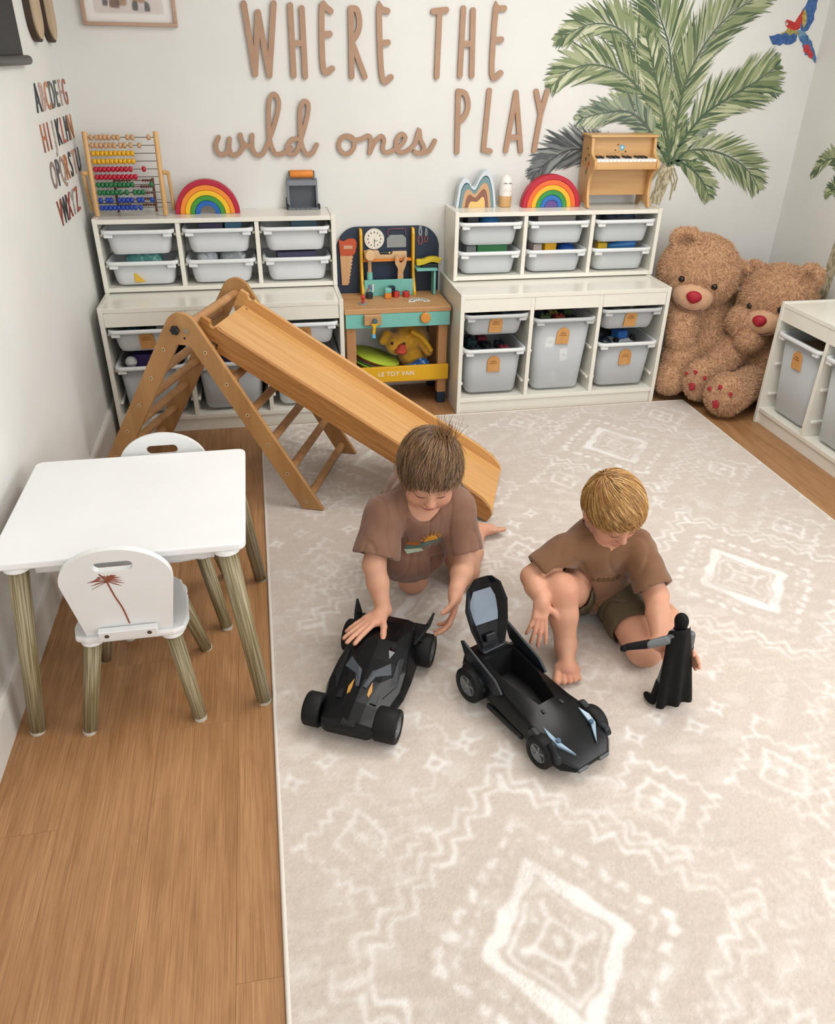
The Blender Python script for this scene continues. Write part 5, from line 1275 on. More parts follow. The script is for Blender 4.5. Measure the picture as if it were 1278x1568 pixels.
cs = [(0, .03, .012), (.05, .044, .02), (.1, .05, .026), (.145, .04, .02), (.165, .022, .01)]
oc = [[(x, -hw, 0), (x, -hw*.7, h*.85), (x, 0, h), (x, hw*.7, h*.85), (x, hw, 0)] for x, hw, h in cs]
ic = [[(x, -hw*.86, 0), (x, -hw*.58, h*.6), (x, 0, h*.72), (x, hw*.58, h*.6), (x, hw*.86, 0)] for x, hw, h in cs]
vs = [p for r in oc for p in r]+[p for r in ic for p in r]; fs = []; n5 = 25
for k in range(4):
    for i in range(4): fs += [(k*5+i, k*5+i+1, k*5+i+6, k*5+i+5), (n5+k*5+i, n5+k*5+i+5, n5+k*5+i+6, n5+k*5+i+1)]
    fs += [(k*5, k*5+5, n5+k*5+5, n5+k*5), (k*5+4, n5+k*5+4, n5+k*5+9, k*5+9)]
for k in (0, 4):
    for i in range(4): fs.append((k*5+i, k*5+i+1, n5+k*5+i+1, n5+k*5+i) if k else (k*5+i, n5+k*5+i, n5+k*5+i+1, k*5+i+1))
cp.add(vs, fs)
co = cp.build('canopy', CBK, cb, merge=True); co.location = (-.15, 0, .118); co.rotation_euler = (0, -1.95, -.12); co.scale = (1.12, 1.3, 1.2)
g2 = MB(); g2.add([(.055, -.026, .0115), (.055, .026, .0115), (.1, .034, .0155), (.135, .02, .0125), (.135, -.02, .0125), (.1, -.034, .0155)], [(0, 1, 2, 3, 4, 5)]); g2.v += [(x, y, z-.0015) for x, y, z in g2.v[:6]]; g2.f += [[11, 10, 9, 8, 7, 6]]+[[i, 6+i, 6+(i+1) % 6, (i+1) % 6] for i in range(6)]; g2.sm += [False]*7; g2.mi += [0]*7
g2.build('canopy_window', mat('canopy_glass', '#7b8794', .12), co)
MB().b2(.01, .03, -.012, .012, -.002, .006, .002).build('canopy_latch', CSL, co)
MB().b2(-.172, -.142, -.036, .036, .098, .114, .002).build('hinge', CSL, cb)
# ---------------------------------------------------------------- toy figure (plain caped doll)
fg = thing('toy_figure', 'black caped toy figure seen from behind, held on the rug', 'toy figure', (1.69, -2.372, RZC), .12)
FB = mat('figure_black', '#060607', .6, spec=.2); FG = mat('figure_grey', '#5d6163', .45); FY = mat('figure_yellow', '#c08a2a', .45)
sdf_obj('body', [('u', 0, ('e', (0, .0, .195), (.03, .018, .032))), ('u', .012, ('e', (0, .0, .15), (.022, .015, .03))), ('u', .01, ('e', (0, .0, .125), (.022, .016, .018))),
    ('u', .008, ('c', (-.013, 0, .125), (-.025, -.002, .075), .0135, .011)), ('u', .008, ('c', (.013, 0, .125), (.022, 0, .07), .0135, .011)),
    ('u', .008, ('c', (-.036, 0, .212), (-.075, .01, .2), .0115, .0105)), ('u', .008, ('c', (.036, 0, .212), (.045, .005, .165), .0115, .0105)), ('u', .006, ('e', (0, 0, .226), (.032, .016, .014)))], .0025, FG, fg)
sdf_obj('glove', [('u', 0, ('c', (-.072, .011, .2), (-.118, .03, .187), .0115, .009)), ('u', .003, ('e', (-.128, .033, .182), (.011, .008, .01)))], .0025, FB, fg)
sdf_obj('glove', [('u', 0, ('c', (.045, .005, .168), (.042, .018, .135), .0115, .009))], .0025, FB, fg)
for sx in (-1, 1): sdf_obj('boot', [('u', 0, ('c', (sx*.024, -.001, .075), (sx*.03, .004, .016), .0125, .0105)), ('u', .005, ('e', (sx*.036, .012, .0095), (.012, .024, .009)))], .0025, FB, fg)
MB().lathe([(.0225, .125), (.0245, .127), (.0245, .137), (.0225, .139)], 20, smooth=True).build('belt', FY, fg)
sdf_obj('hood', [('u', 0, ('e', (0, .002, .262), (.0165, .019, .022))), ('u', .008, ('c', (0, 0, .245), (0, 0, .225), .0135, .02))], .0025, FB, fg)
cv = []; nx_, nz_ = 13, 12
for layer in (0, 1):
    for j in range(nz_+1):
        for i in range(nx_+1):
            u = i/nx_*2-1; v = j/nz_; hw = .03+.024*v**.8; x = u*hw+.012*v
            y = -.017-.016*v-.006*math.cos(u*PI*2.5)*v+.02*u*u*(1-v*.6)-(.0022 if layer else 0)
            cv.append((x, y, .238-.226*v+.012*(1-u*u)*(1-v)))
m2 = (nx_+1)*(nz_+1); fs = []
for j in range(nz_):
    for i in range(nx_):
        a = j*(nx_+1)+i; fs += [(a, a+nx_+1, a+nx_+2, a+1), (m2+a, m2+a+1, m2+a+nx_+2, m2+a+nx_+1)]
bd = [i for i in range(nx_+1)]+[j*(nx_+1)+nx_ for j in range(1, nz_+1)]+[nz_*(nx_+1)+i for i in range(nx_-1, -1, -1)]+[j*(nx_+1) for j in range(nz_-1, 0, -1)]
for k in range(len(bd)): a, b = bd[k], bd[(k+1) % len(bd)]; fs.append((a, b, m2+b, m2+a))
MB().add(cv, fs, True).build('cape', FB, fg, merge=True)
# ---------------------------------------------------------------- children
SKIN = mat('skin', (1, 1, 1), .5, attr='tint', sss=.12, bump=.03, bscale=400, spec=.35)
SH_L = mat('shirt_brown', '#74513f', .9, '#7e5b48', scale=18, bump=.12, bscale=500, sheen=.2); SH_R = mat('shirt_coffee', '#6d4a2f', .9, '#775438', scale=18, bump=.12, bscale=500, sheen=.2)
SHORT = mat('shorts_olive', '#4f4430', .9, '#5b4f39', scale=15, bump=.12, bscale=500)
HAIRM = mat('hair', (1, 1, 1), .45, attr='tint', spec=.4)
LASH = mat('lash', '#4a3024', .6); BROW = mat('brow', '#7a5a3e', .7); SEAM = mat('seam', '#5d463a', .9)
A = np.array
def nrm(v): v = A(v, float); return v/np.linalg.norm(v)
def hand(wrist, d, pn, thumb, curl, s=1., spread=.12, thumb_out=.9, tcurl=.3, tdir=None):
    """wrist point, finger direction, palm normal (towards the palm side), thumb side vector sign along side axis"""
    w = A(wrist, float); d = nrm(d); pn = nrm(A(pn)-d*np.dot(pn, d)); sd = np.cross(d, pn)*thumb
    P = []; pc = w+d*.026*s
    R = np.stack([sd, d, pn], 1)
    P.append(('u', .008, ('b', tuple(pc), (.0225*s, .026*s, .0095*s), R, .008*s)))
    P.append(('u', .01, ('c', tuple(w-d*.012*s), tuple(w+d*.012*s), .0165*s, .017*s)))
    P.append(('u', .008, ('e', tuple(w+d*.02*s+sd*.016*s+pn*.005*s), (.012*s, .019*s, .011*s), R)))
    Ls = (.031, .035, .033, .026); off = (.0168, .0056, -.0056, -.0165)
    for i in range(4):
        b = w+d*(.048+(.002, .003, .002, -.003)[i])*s+sd*off[i]*s
        fd = nrm(d+sd*off[i]/.017*spread); ang = 0; p = b; L = Ls[i]*s; r0 = (.0072, .0074, .0072, .0064)[i]*s
        for k, (f, c) in enumerate(((.95, curl[i]*.7), (.65, curl[i]), (.5, curl[i]*.7))):
            ang += c; dd = fd*math.cos(ang)+pn*math.sin(ang); q = p+dd*L*f
            P.append(('u', .0025 if k == 0 else .002, ('c', tuple(p), tuple(q), r0*(1-.07*k), r0*(1-.07*(k+1))))); p = q
    t0 = w+d*.014*s+sd*.017*s; td = nrm(d*.55+sd*thumb_out+pn*.25) if tdir is None else nrm(tdir); t1 = t0+td*.024*s; td2 = nrm(td+d*.35+pn*tcurl); t2 = t1+td2*.02*s; t3 = t2+nrm(td2+pn*tcurl*.6)*.014*s
    for a, b, ra, rb in ((t0, t1, .0095, .0085), (t1, t2, .0083, .0077), (t2, t3, .0077, .0068)): P.append(('u', .004, ('c', tuple(a), tuple(b), ra*s, rb*s)))
    return P
def foot(ankle, heel, toe, upv, s=1., big=1):
    ankle, heel, toe = A(ankle, float), A(heel, float), A(toe, float); d = nrm(toe-heel); u = nrm(A(upv)-d*np.dot(upv, d)); sd = np.cross(d, u)*big
    ball = heel+(toe-heel)*.68
    P = [('u', .012, ('c', tuple(heel+u*.004), tuple(ball), .021*s, .017*s)), ('u', .014, ('c', tuple(ankle), tuple(heel+u*.01+d*.012), .024*s, .023*s)), ('u', .012, ('c', tuple(ankle+d*.008), tuple(ball+u*.006), .019*s, .014*s)),
         ('u', .01, ('e', tuple(ball), (.029*s, .02*s, .0135*s), np.stack([sd, d, u], 1)))]
    for i in range(5):
        o = (.0215, .0085, -.0025, -.0125, -.022)[i]*s; L = (.026, .026, .023, .018, .012)[i]*s; r = (.0088, .0062, .0058, .0056, .0054)[i]*s
        b = ball+d*.012*s+sd*o-u*.003*s
        P.append(('u', .002, ('c', tuple(b), tuple(b+nrm(d+sd*o*6)*L), r*.92, r)))
    return P
def head_prims(c, H, s):
    c = A(c)
    def q(x, y, z): return tuple(c+H@(A([x, y, z])*s))
    def e(x, y, z, r): return ('e', q(x, y, z), tuple(A(r)*s), H)
    P = [('u', 0, e(0, -.012, .02, (.071, .087, .076))), ('u', .03, e(0, .02, -.035, (.056, .062, .06))), ('u', .02, e(0, .058, -.083, (.02, .018, .015)))]
    for sx in (-1, 1):
        P += [('u', .02, e(sx*.033, .046, -.05, (.027, .027, .027))), ('u', .006, e(sx*.027, .0675, -.006, (.0155, .012, .011))), ('u', .014, e(sx*.026, .071, .012, (.019, .01, .007)))]
        P += [('u', .006, e(sx*.0745, -.01, -.018, (.011, .021, .03))), ('s', .004, e(sx*.0845, -.0, -.016, (.0055, .012, .018)))]
    P += [('u', .01, ('c', q(0, .074, .0), q(0, .09, -.028), .007*s, .0085*s)), ('u', .006, e(0, .0925, -.031, (.0105, .009, .0085)))]
    for sx in (-1, 1): P += [('u', .005, e(sx*.0085, .086, -.034, (.006, .007, .0055)))]
    P += [('u', .006, e(0, .0815, -.054, (.018, .007, .0042))), ('u', .005, e(0, .0805, -.0625, (.0145, .0068, .0048))), ('s', .003, ('c', q(-.018, .09, -.0575), q(.018, .09, -.0575), .0022*s, .0022*s))]
    return P, q
def skin_col(base, H, c, s, extra=None):
    base = A(rgb(base)); c = A(c)
    def f(vs, n):
        L = (vs-c)@H/s; col = np.tile(base, (len(vs), 1)); col *= (1+.04*vnoise(vs, 60, 2))[:, None]
        def mixin(m, cc):
            nonlocal col; m = np.clip(m, 0, 1)[:, None]; col = col*(1-m)+A(rgb(cc))*m
        g = lambda x, y, z, r: np.exp(-(((L-A([x, y, z]))/A(r))**2).sum(1))
        for sx in (-1, 1):
            mixin(.4*g(sx*.036, .065, -.045, (.022, .03, .02)), '#d0806e'); mixin(.45*g(sx*.075, -.005, -.015, (.012, .025, .03)), '#c87868')
            mixin(.3*g(sx*.027, .075, -.012, (.018, .02, .006)), '#a8705e')
        mixin(.35*g(0, .095, -.032, (.014, .012, .012)), '#cf8472'); mixin(.8*g(0, .085, -.058, (.019, .014, .0075)), '#b05f58')
        if extra:
            for (p, r, cc, k) in extra: mixin(k*np.exp(-(((vs-A(p))/r)**2).sum(1)), cc)
        return col
    return f
def strands(prims, roots, dirs, n_seg, seg, off, lift, w, cols, seed, m, name='hair', gravity=0.):
    r = np.random.RandomState(seed); n = len(roots); p = roots.copy(); dr = dirs.copy(); pts = []; ns = []
    o0 = off*(.5+r.rand(n)); wob = r.normal(size=(n, 3))*.22
    for k in range(n_seg+1):
        g = sgrad(prims, p); d = sdf_eval(prims, p); tgt = o0+lift*(k/n_seg)**2*r.rand(n)*0+lift*(k/n_seg)**1.5*(np.abs(wob[:, 0])*2)
        p = p-g*((d-tgt)*.9)[:, None]; pts.append(p.copy()); ns.append(g)
        dr = dr+wob*.12+A([0, 0, -gravity]); dr = dr-g*(dr*g).sum(1)[:, None]; dr /= np.linalg.norm(dr, axis=1)[:, None]+1e-9
        p = p+dr*seg[:, None]
    V_ = []; F_ = []; C_ = []
    c = A([rgb(x) for x in cols])[r.randint(0, len(cols), n)]*(.85+.3*r.rand(n, 1))
    for k in range(n_seg+1):
        t = pts[min(k+1, n_seg)]-pts[max(k-1, 0)]; sd = np.cross(t, ns[k]); sd /= np.linalg.norm(sd, axis=1)[:, None]+1e-9
        ww = w*(1-.75*k/n_seg); V_ += [pts[k]-sd*ww, pts[k]+sd*ww, pts[k]+ns[k]*ww*.9]; C_ += [c*(1-.12*(k == 0))]*3
    V3 = np.concatenate(V_); C3 = np.concatenate(C_)
    for k in range(n_seg):
        a = np.arange(n); L0, R0, T0 = 3*k*n+a, (3*k+1)*n+a, (3*k+2)*n+a; L1, R1, T1 = L0+3*n, R0+3*n, T0+3*n
        F_ += [np.stack([L0, T0, T1, L1], 1), np.stack([T0, R0, R1, T1], 1)]
    return np_mesh(name, V3, np.concatenate(F_), m, C3)
def hair(person, c, H, s, cols, seed, crown, line, fringe, lift, n=2600, extra=None, seglen=.0125):
    c = A(c); q = lambda x, y, z: tuple(c+H@(A([x, y, z])*s))
    sk = [('u', 0, ('e', q(0, -.012, .021), tuple(A((.0745, .0905, .0795))*s), H)), ('u', .02, ('e', q(0, -.035, -.01), tuple(A((.066, .058, .058))*s), H))]
    (y0, z0), (y1, z1) = line; nn = A([0, -(z1-z0), (y1-y0)]); nn = nn/np.linalg.norm(nn); nn = nn if nn[2] > 0 else -nn
    cap = [(o_, k_, (p_[0], p_[1], tuple(A(p_[2])+.005), p_[3])) for o_, k_, p_ in sk]+[('i', .008, ('h', q(0, y0, z0), tuple(-(H@nn)))), ]
    for sx in (-1, 1): cap.append(('s', .006, ('e', q(sx*.078, .004, -.03), tuple(A((.022, .026, .038))*s), H)))
    col0 = A([rgb(x) for x in cols]).mean(0)*.8
    ho, _, _ = sdf_obj('hair', cap, .003, HAIRM, person, it=2, colf=lambda v, nn_: np.tile(col0, (len(v), 1))*(1+.12*vnoise((v-c)@H*A([3, 1, 1]), 220, seed))[:, None], dispf=lambda v, nn_: v+nn_*(.0012*vnoise((v-c)@H*A([3, .6, .6]), 260, seed))[:, None])
    r = np.random.RandomState(seed); L = r.normal(size=(n*3, 3)); L /= np.linalg.norm(L, axis=1)[:, None]; L = L*A([.075, .09, .08])+A([0, -.012, .021])
    ok = ((L-A([0, y0, z0]))@nn > .006) & ~((np.abs(L[:, 0]) > .045) & (L[:, 2] < .012) & (L[:, 1] > -.045)); L = L[ok][:n]
    P = c+(L*s)@H.T; dl = L-A(crown); sw = A([0, 0, 1.])
    dl = dl+np.cross(np.tile(A([0, .2, 1.]), (len(L), 1)), dl)*.35*np.sign(.2)
    # hair on top combed forward and across
    topw = np.clip((L[:, 2]-.02)/.06, 0, 1)[:, None]; dl = dl/np.linalg.norm(dl, axis=1)[:, None]*(1-.6*topw)+A(fringe)*topw*.9
    D = dl@H.T
    seg = np.where(L[:, 2] > .02, seglen, seglen*.62)*s*(.7+.6*r.rand(len(L)))*np.clip(1.2-np.maximum(L[:, 1]-.0, 0)*14-np.maximum(np.abs(L[:, 0])-.03, 0)*np.where(L[:, 1] > .01, 9, 0), .22, 1)
    link('strand_layer', strands(sk, P, D, 5, seg, .0085*s, lift, .0014, cols, seed, HAIRM), ho)['kind'] = 'stuff'
    if extra is not None: extra(ho, q, sk, r)
    return ho
def face_lines(person, prims, q, H, s, lash_z=-.0125, brow=True, gaze=0):
    for sx in (-1, 1):
        pts = []
        for k in range(7):
            a = k/6; x = sx*(.0155+a*.024); z = lash_z-.0035*math.sin(a*PI)+.002*a
            h = march(prims, q(x, .15, z), -H[:, 1]); pts.append(tuple(h+H[:, 1]*.0004))
        MB().tube(pts, [.0007, .0013, .0016, .0017, .0017, .0014, .0008], 6).build('eyelash', LASH, person)
        if brow:
            pts = []
            for k in range(7):
                a = k/6; x = sx*(.012+a*.032); z = .0165+.005*math.sin(a*PI*.8)
                h = march(prims, q(x, .15, z), -H[:, 1]); pts.append(tuple(h+H[:, 1]*.0003))
            MB().tube(pts, [.001, .0017, .002, .002, .0018, .0014, .0007], 6).build('eyebrow', BROW, person)
    pts = [tuple(march(prims, q(x, .15, -.0575), -H[:, 1])) for x in np.linspace(-.016, .016, 7)]
    MB().tube(pts, .0011, 6).build('mouth_line', mat('mouth_dark', '#7c3a38', .6), person)
def cloth_disp(seed, amp, folds=()):
    def f(v, n):
        d = amp*.6*vnoise(v, 45, seed)-amp*.9*np.exp(-(vnoise(v*A([1.0, .8, .45]), 60, seed+1)/.16)**2)+amp*.3*vnoise(v*A([.5, .5, 1.3]), 110, seed+2)
        return v+n*d[:, None]
    return f
def open_end(end, axis, r_out, r_in, depth):
    """cut a sleeve/leg flat and hollow it"""
    e, ax = A(end, float), nrm(axis); o = np.cross(ax, [.3, .5, .81]); o = nrm(o); R = np.stack([o, np.cross(ax, o), ax], 1)
    return [('s', .002, ('b', tuple(e+ax*.05), (r_out, r_out, .05), R, .002)), ('s', .003, ('c', tuple(e-ax*depth), tuple(e+ax*.02), r_in*.93, r_in))]

# ---- boy kneeling on the rug
bl_ = thing('person', 'kneeling child in a brown sunset T-shirt pressing a hand on the closed toy car', 'person', (0, 0, 0))
hs = 1.0; hc = A((1.15, -1.915, .497)); H1 = frame((-.13, -.88, -.45), rollv=.04)
hp1, q1 = head_prims(hc, H1, hs)
nb = A((1.135, -1.865, .39)); sR, sL = A((1.025, -1.915, .375)), A((1.232, -1.885, .366)); pel = A((1.195, -1.63, .225))
wr = A((1.0, -2.055, .157)); el = A((.985, -1.99, .262)); wl = A((1.2, -2.05, .18)); ell_ = A((1.25, -1.955, .225))
kR, kL = A((1.132, -1.785, .055)), A((1.3, -1.775, .057)); hR, hL = A((1.14, -1.64, .215)), A((1.255, -1.63, .215)); aR, aL = A((1.13, -1.545, .045)), A((1.4, -1.545, .047))
legs = [('u', .02, ('c', tuple(hR), tuple(kR), .068, .046)), ('u', .02, ('c', tuple(hL), tuple(kL), .068, .046)), ('u', .014, ('c', tuple(kR), tuple(aR), .044, .027)), ('u', .014, ('c', tuple(kL), tuple(kL*.55+aL*.45), .042, .041)), ('u', .014, ('c', tuple(kL*.55+aL*.45), tuple(aL), .041, .026))]
bodyL = hp1+[('u', .015, ('c', tuple(hc-H1[:, 2]*.05-H1[:, 1]*.025), tuple(nb), .037, .04)), ('u', .03, ('c', tuple(nb-A((0, 0, .05))), tuple(pel), .09, .095)), ('u', .02, ('c', tuple(sR), tuple(nb), .04, .04)), ('u', .02, ('c', tuple(sL), tuple(nb), .04, .04)),
    ('u', .015, ('c', tuple(sR), tuple(el), .037, .03)), ('u', .012, ('c', tuple(el), tuple(el*.6+wr*.4), .0305, .0295)), ('u', .012, ('c', tuple(el*.6+wr*.4), tuple(wr), .0295, .0195)),
    ('u', .015, ('c', tuple(sL), tuple(ell_), .037, .031)), ('u', .012, ('c', tuple(ell_), tuple(ell_*.6+wl*.4), .0315, .03)), ('u', .012, ('c', tuple(ell_*.6+wl*.4), tuple(wl), .03, .0195))]+legs
bodyL += hand(wr+A((-.006, -.008, -.004)), (-.82, -.56, -.08), (0, .0, -1), 1, (.1, .08, .1, .14), 1.08, .14, .8, .12)
bodyL += hand(wl, (-.2, -.6, -.75), (-.9, .1, -.1), -1, (.4, .45, .5, .55), 1.06, .08, .5, .5)
bodyL += foot(aL, (1.405, -1.528, .036), (1.482, -1.498, .03), (-.3, .2, .9), 1.05, 1) + foot(aR, (1.13, -1.54, .04), (1.125, -1.47, .03), (0, .1, 1), 1.05, 1)
bodyL += [('i', .003, ('h', (0, 0, RZ+.004), (0, 0, -1)))]
bo_, _, _ = sdf_obj('body', bodyL, .003, SKIN, bl_, it=2, colf=skin_col('#c9977c', H1, hc, hs, [(kR, .05, '#c07f68', .5), (wr+A((-.02, -.06, -.01)), .05, '#cf9078', .4), (wl+A((0, -.04, -.04)), .05, '#cc8a74', .6), (aL, .05, '#cc8c74', .5)]))
face_lines(bl_, hp1, q1, H1, hs)
ax1 = nrm(el-sR); e1 = sR+ax1*.118; ax2 = nrm(ell_-sL); e2 = sL+ax2*.135
# shirt
shl = [('u', 0, ('c', tuple(nb+A((0, .0, -.045))), tuple((nb*.45+pel*.55)+A((0, -.01, -.005))), .098, .118)), ('u', .03, ('c', tuple(nb*.45+pel*.55), tuple(pel+A((0, -.02, -.0))), .118, .115)), ('u', .03, ('c', tuple(sR+A((.005, 0, 0))), tuple(nb+A((0, .0, -.005))), .05, .052)), ('u', .03, ('c', tuple(sL), tuple(nb+A((0, .0, -.005))), .05, .052)),
      ('u', .02, ('c', tuple(sR), tuple(e1+ax1*.015), .052, .068)), ('u', .02, ('c', tuple(sL), tuple(e2+ax2*.015), .05, .058)), ('u', .04, ('e', (1.11, -1.845, .2), (.108, .085, .105)))]
shl += open_end(e1, ax1, .085, .05, .022)+open_end(e2, ax2, .08, .042, .022)+open_end((1.115, -1.85, .122), (.0, .12, -1), .16, .088, .03)[:1]
shl += [('s', .004, ('c', tuple(nb+A((0, -.005, .01))), tuple(hc-H1[:, 1]*.02-H1[:, 2]*.03), .052, .062)), ('s', .006, ('e', tuple(nb+A((-.004, -.07, .012))), (.042, .05, .045)))]
def shirtL_col(): pass
so, sv, sf = sdf_obj('t_shirt', shl, .004, SH_L, bl_, it=3, dispf=cloth_disp(5, .0035))
def on(prims, p, d): return march(prims, A(p)-nrm(d)*.25, d)
# sunset print on the chest, laid on the cloth
def decal(prims, o, xd, yd, shape, col, name, parent, lift=.0022):
    xd, yd = nrm(xd), nrm(yd); n = np.cross(xd, yd); pts = []
    for (a, b) in shape: h = march(prims, A(o)+xd*a+yd*b+n*.2, -n); pts.append(h)
    c = sum(pts)/len(pts); k = len(pts); mb = MB(); P = [tuple(p+n*(lift+.0016)) for p in pts]+[tuple(p-n*.002) for p in pts]+[tuple(march(prims, c+n*.2, -n)+n*(lift+.0016))]
    mb.add(P, [(i, (i+1) % k, 2*k) for i in range(k)]+[(i, k+i, k+(i+1) % k, (i+1) % k) for i in range(k)]); return mb.build(name, col, parent, merge=True)
pc1 = A((1.135, -1.985, .285)); xd1 = nrm((.97, .12, .1)); yd1 = nrm((0.02, -.62, .8)-xd1*np.dot((0.02, -.62, .8), xd1)); yd1 = nrm(A((0, .05, 1))-xd1*np.dot((0, .05, 1), xd1))
PCOL = {k: mat('print_'+k, v, .85) for k, v in dict(orange='#b06a34', sun='#c98a2c', teal='#5a6f66', foam='#a9b59c', cream='#c3a987').items()}
decal(shl, pc1, xd1, yd1, [(.02+.021*math.cos(a), .012+.021*math.sin(a)) for a in np.linspace(0, PI, 12)], PCOL['sun'], 'printed_sun', so)
for k in range(7):
    a = .35+k*(PI-.7)/6; decal(shl, pc1, xd1, yd1, [(.02+.025*math.cos(a-.04), .012+.025*math.sin(a-.04)), (.02+.034*math.cos(a), .012+.034*math.sin(a)), (.02+.025*math.cos(a+.04), .012+.025*math.sin(a+.04))], PCOL['sun'], 'printed_ray', so)
decal(shl, pc1, xd1, yd1, [(-.045, -.002), (-.04, .012), (-.02, .016), (-.006, .004), (-.02, -.004)], PCOL['orange'], 'printed_sky', so)
decal(shl, pc1, xd1, yd1, [(-.048, -.005), (-.02, -.006), (.0, .01), (.05, .009), (.052, .0), (.02, -.003), (-.002, -.016), (-.044, -.017)], PCOL['teal'], 'printed_wave', so, .003)
decal(shl, pc1, xd1, yd1, [(-.05, -.019), (-.005, -.018), (.002, -.03), (-.044, -.033)], PCOL['foam'], 'printed_surf', so, .003)
# shorts
hx = [('u', 0, ('c', tuple(pel+A((-.045, 0, 0))), tuple(pel+A((.045, .005, 0))), .1, .1)), ('u', .02, ('c', tuple(hR), tuple(hR*.28+kR*.72), .08, .066)), ('u', .02, ('c', tuple(hL), tuple(hL*.28+kL*.72), .08, .068))]
hx += open_end(hR*.35+kR*.65, kR-hR, .085, .06, .03)+open_end(hL*.33+kL*.67, kL-hL, .085, .061, .03)
sdf_obj('shorts', hx, .004, SHORT, bl_, it=3, dispf=cloth_disp(9, .004))
def tuft(ho, q, sk, r):
    n = 90; base = A([q(-.032+r.normal()*.014, -.03+r.normal()*.014, .092) for _ in range(n)]); D = A([(r.normal()*.25+.05, r.normal()*.25, 1.) for _ in range(n)])@H1.T*1.0
    D += A([.05, .25, .35]); mb = MB()
    for i in range(n):
        d = D[i]/np.linalg.norm(D[i]); L = .035+.035*r.rand(); p = base[i]; bend = r.normal(size=3)*.008
        mb.tube([tuple(p), tuple(p+d*L*.5+bend*.4), tuple(p+d*L+bend)], [.0011, .0008, .0003], 4)
    cols = A([rgb('#8c6b49')]*len(mb.v)); me = mb.mesh('tuft', HAIRM); a = me.color_attributes.new('tint', 'FLOAT_COLOR', 'POINT'); a.data.foreach_set('color', np.concatenate([cols, np.ones((len(cols), 1))], 1).astype(np.float32).ravel())
    link('tuft', me, ho)['kind'] = 'stuff'
hair(bl_, hc, H1, hs, ['#5c4229', '#76573a', '#947450', '#463019', '#684a2f'], 31, (-.02, -.055, .095), ((.088, .034), (-.085, -.055)), (.35, .9, -.1), .014, 5200, tuft, .0145)

# ---- boy sitting on the rug
br_ = thing('person', 'sitting blond child in a brown T-shirt holding the black toy figure', 'person', (0, 0, 0))
hs2 = .935; hc2 = A((1.636, -2.04, .402)); H2 = frame((.13, -.84, -.54), rollv=-.09)
hp2, q2 = head_prims(hc2, H2, hs2)
nb = A((1.618, -2.0, .298)); sR, sL = A((1.512, -2.03, .275)), A((1.722, -2.04, .272)); pel = A((1.65, -1.945, .092))
el = A((1.418, -2.05, .212)); wr = A((1.415, -2.145, .198)); ell_ = A((1.746, -2.15, .178)); wl = A((1.684, -2.312, .152))
hR, hL = A((1.59, -1.975, .09)), A((1.7, -1.985, .085)); kR, kL = A((1.482, -2.108, .2)), A((1.698, -2.222, .058)); aR = A((1.487, -2.176, .064)); aL = A((1.83, -2.1, .05))
bodyR = hp2+[('u', .015, ('c', tuple(hc2-H2[:, 2]*.045-H2[:, 1]*.03), tuple(nb), .034, .037)), ('u', .03, ('c', tuple(nb-A((0, 0, .05))), tuple(pel), .085, .085)), ('u', .02, ('c', tuple(sR), tuple(nb), .036, .037)), ('u', .02, ('c', tuple(sL), tuple(nb), .036, .037)),
    ('u', .015, ('c', tuple(sR), tuple(el), .036, .031)), ('u', .012, ('c', tuple(el), tuple(el*.6+wr*.4), .0315, .03)), ('u', .012, ('c', tuple(el*.6+wr*.4), tuple(wr), .03, .0195)),
    ('u', .015, ('c', tuple(sL), tuple(ell_), .036, .032)), ('u', .012, ('c', tuple(ell_), tuple(ell_*.6+wl*.4), .0325, .031)), ('u', .012, ('c', tuple(ell_*.6+wl*.4), tuple(wl), .031, .02)),
    ('u', .02, ('c', tuple(hR), tuple(kR), .062, .046)), ('u', .018, ('c', tuple(kR), tuple(kR*.55+aR*.45), .045, .04)), ('u', .012, ('c', tuple(kR*.55+aR*.45), tuple(aR), .04, .0265)),
    ('u', .02, ('c', tuple(hL), tuple(kL), .064, .048)), ('u', .018, ('c', tuple(kL), tuple(kL*.5+aL*.5), .046, .042)), ('u', .012, ('c', tuple(kL*.5+aL*.5), tuple(aL), .042, .028))]
bodyR += hand(wr, (-.22, -.5, -.8), (.0, .8, -.5), 1, (.12, .16, .2, .28), .98, .2, 1.1, .1)
bodyR += hand(wl, (.9, -.42, -.1), (-.42, -.9, 0), 1, (.55, .58, .6, .62), 1.0, .06, .75, .3, (-.35, -.9, -.1))
bodyR += foot(aR, (1.493, -2.158, .036), (1.465, -2.268, .027), (0, -.1, 1), 1.25, 1)+foot(aL, (1.84, -2.09, .04), (1.87, -2.02, .03), (.5, .2, .8), 1.0, -1)
bodyR += [('i', .003, ('h', (0, 0, RZ+.004), (0, 0, -1)))]
sdf_obj('body', bodyR, .003, SKIN, br_, it=2, colf=skin_col('#c69378', H2, hc2, hs2, [(kR+A((0, -.03, .02)), .04, '#c08068', .55), (wr+A((0, -.03, -.06)), .045, '#c88870', .5), ((1.475, -2.255, .02), .03, '#c27e68', .6), (wl+A((0, -.04, 0)), .05, '#c58a74', .5)]))
face_lines(br_, hp2, q2, H2, hs2, -.011)
ax1 = nrm(el-sR); e1 = sR+ax1*.088; ax2 = nrm(ell_-sL); e2 = sL+ax2*.124
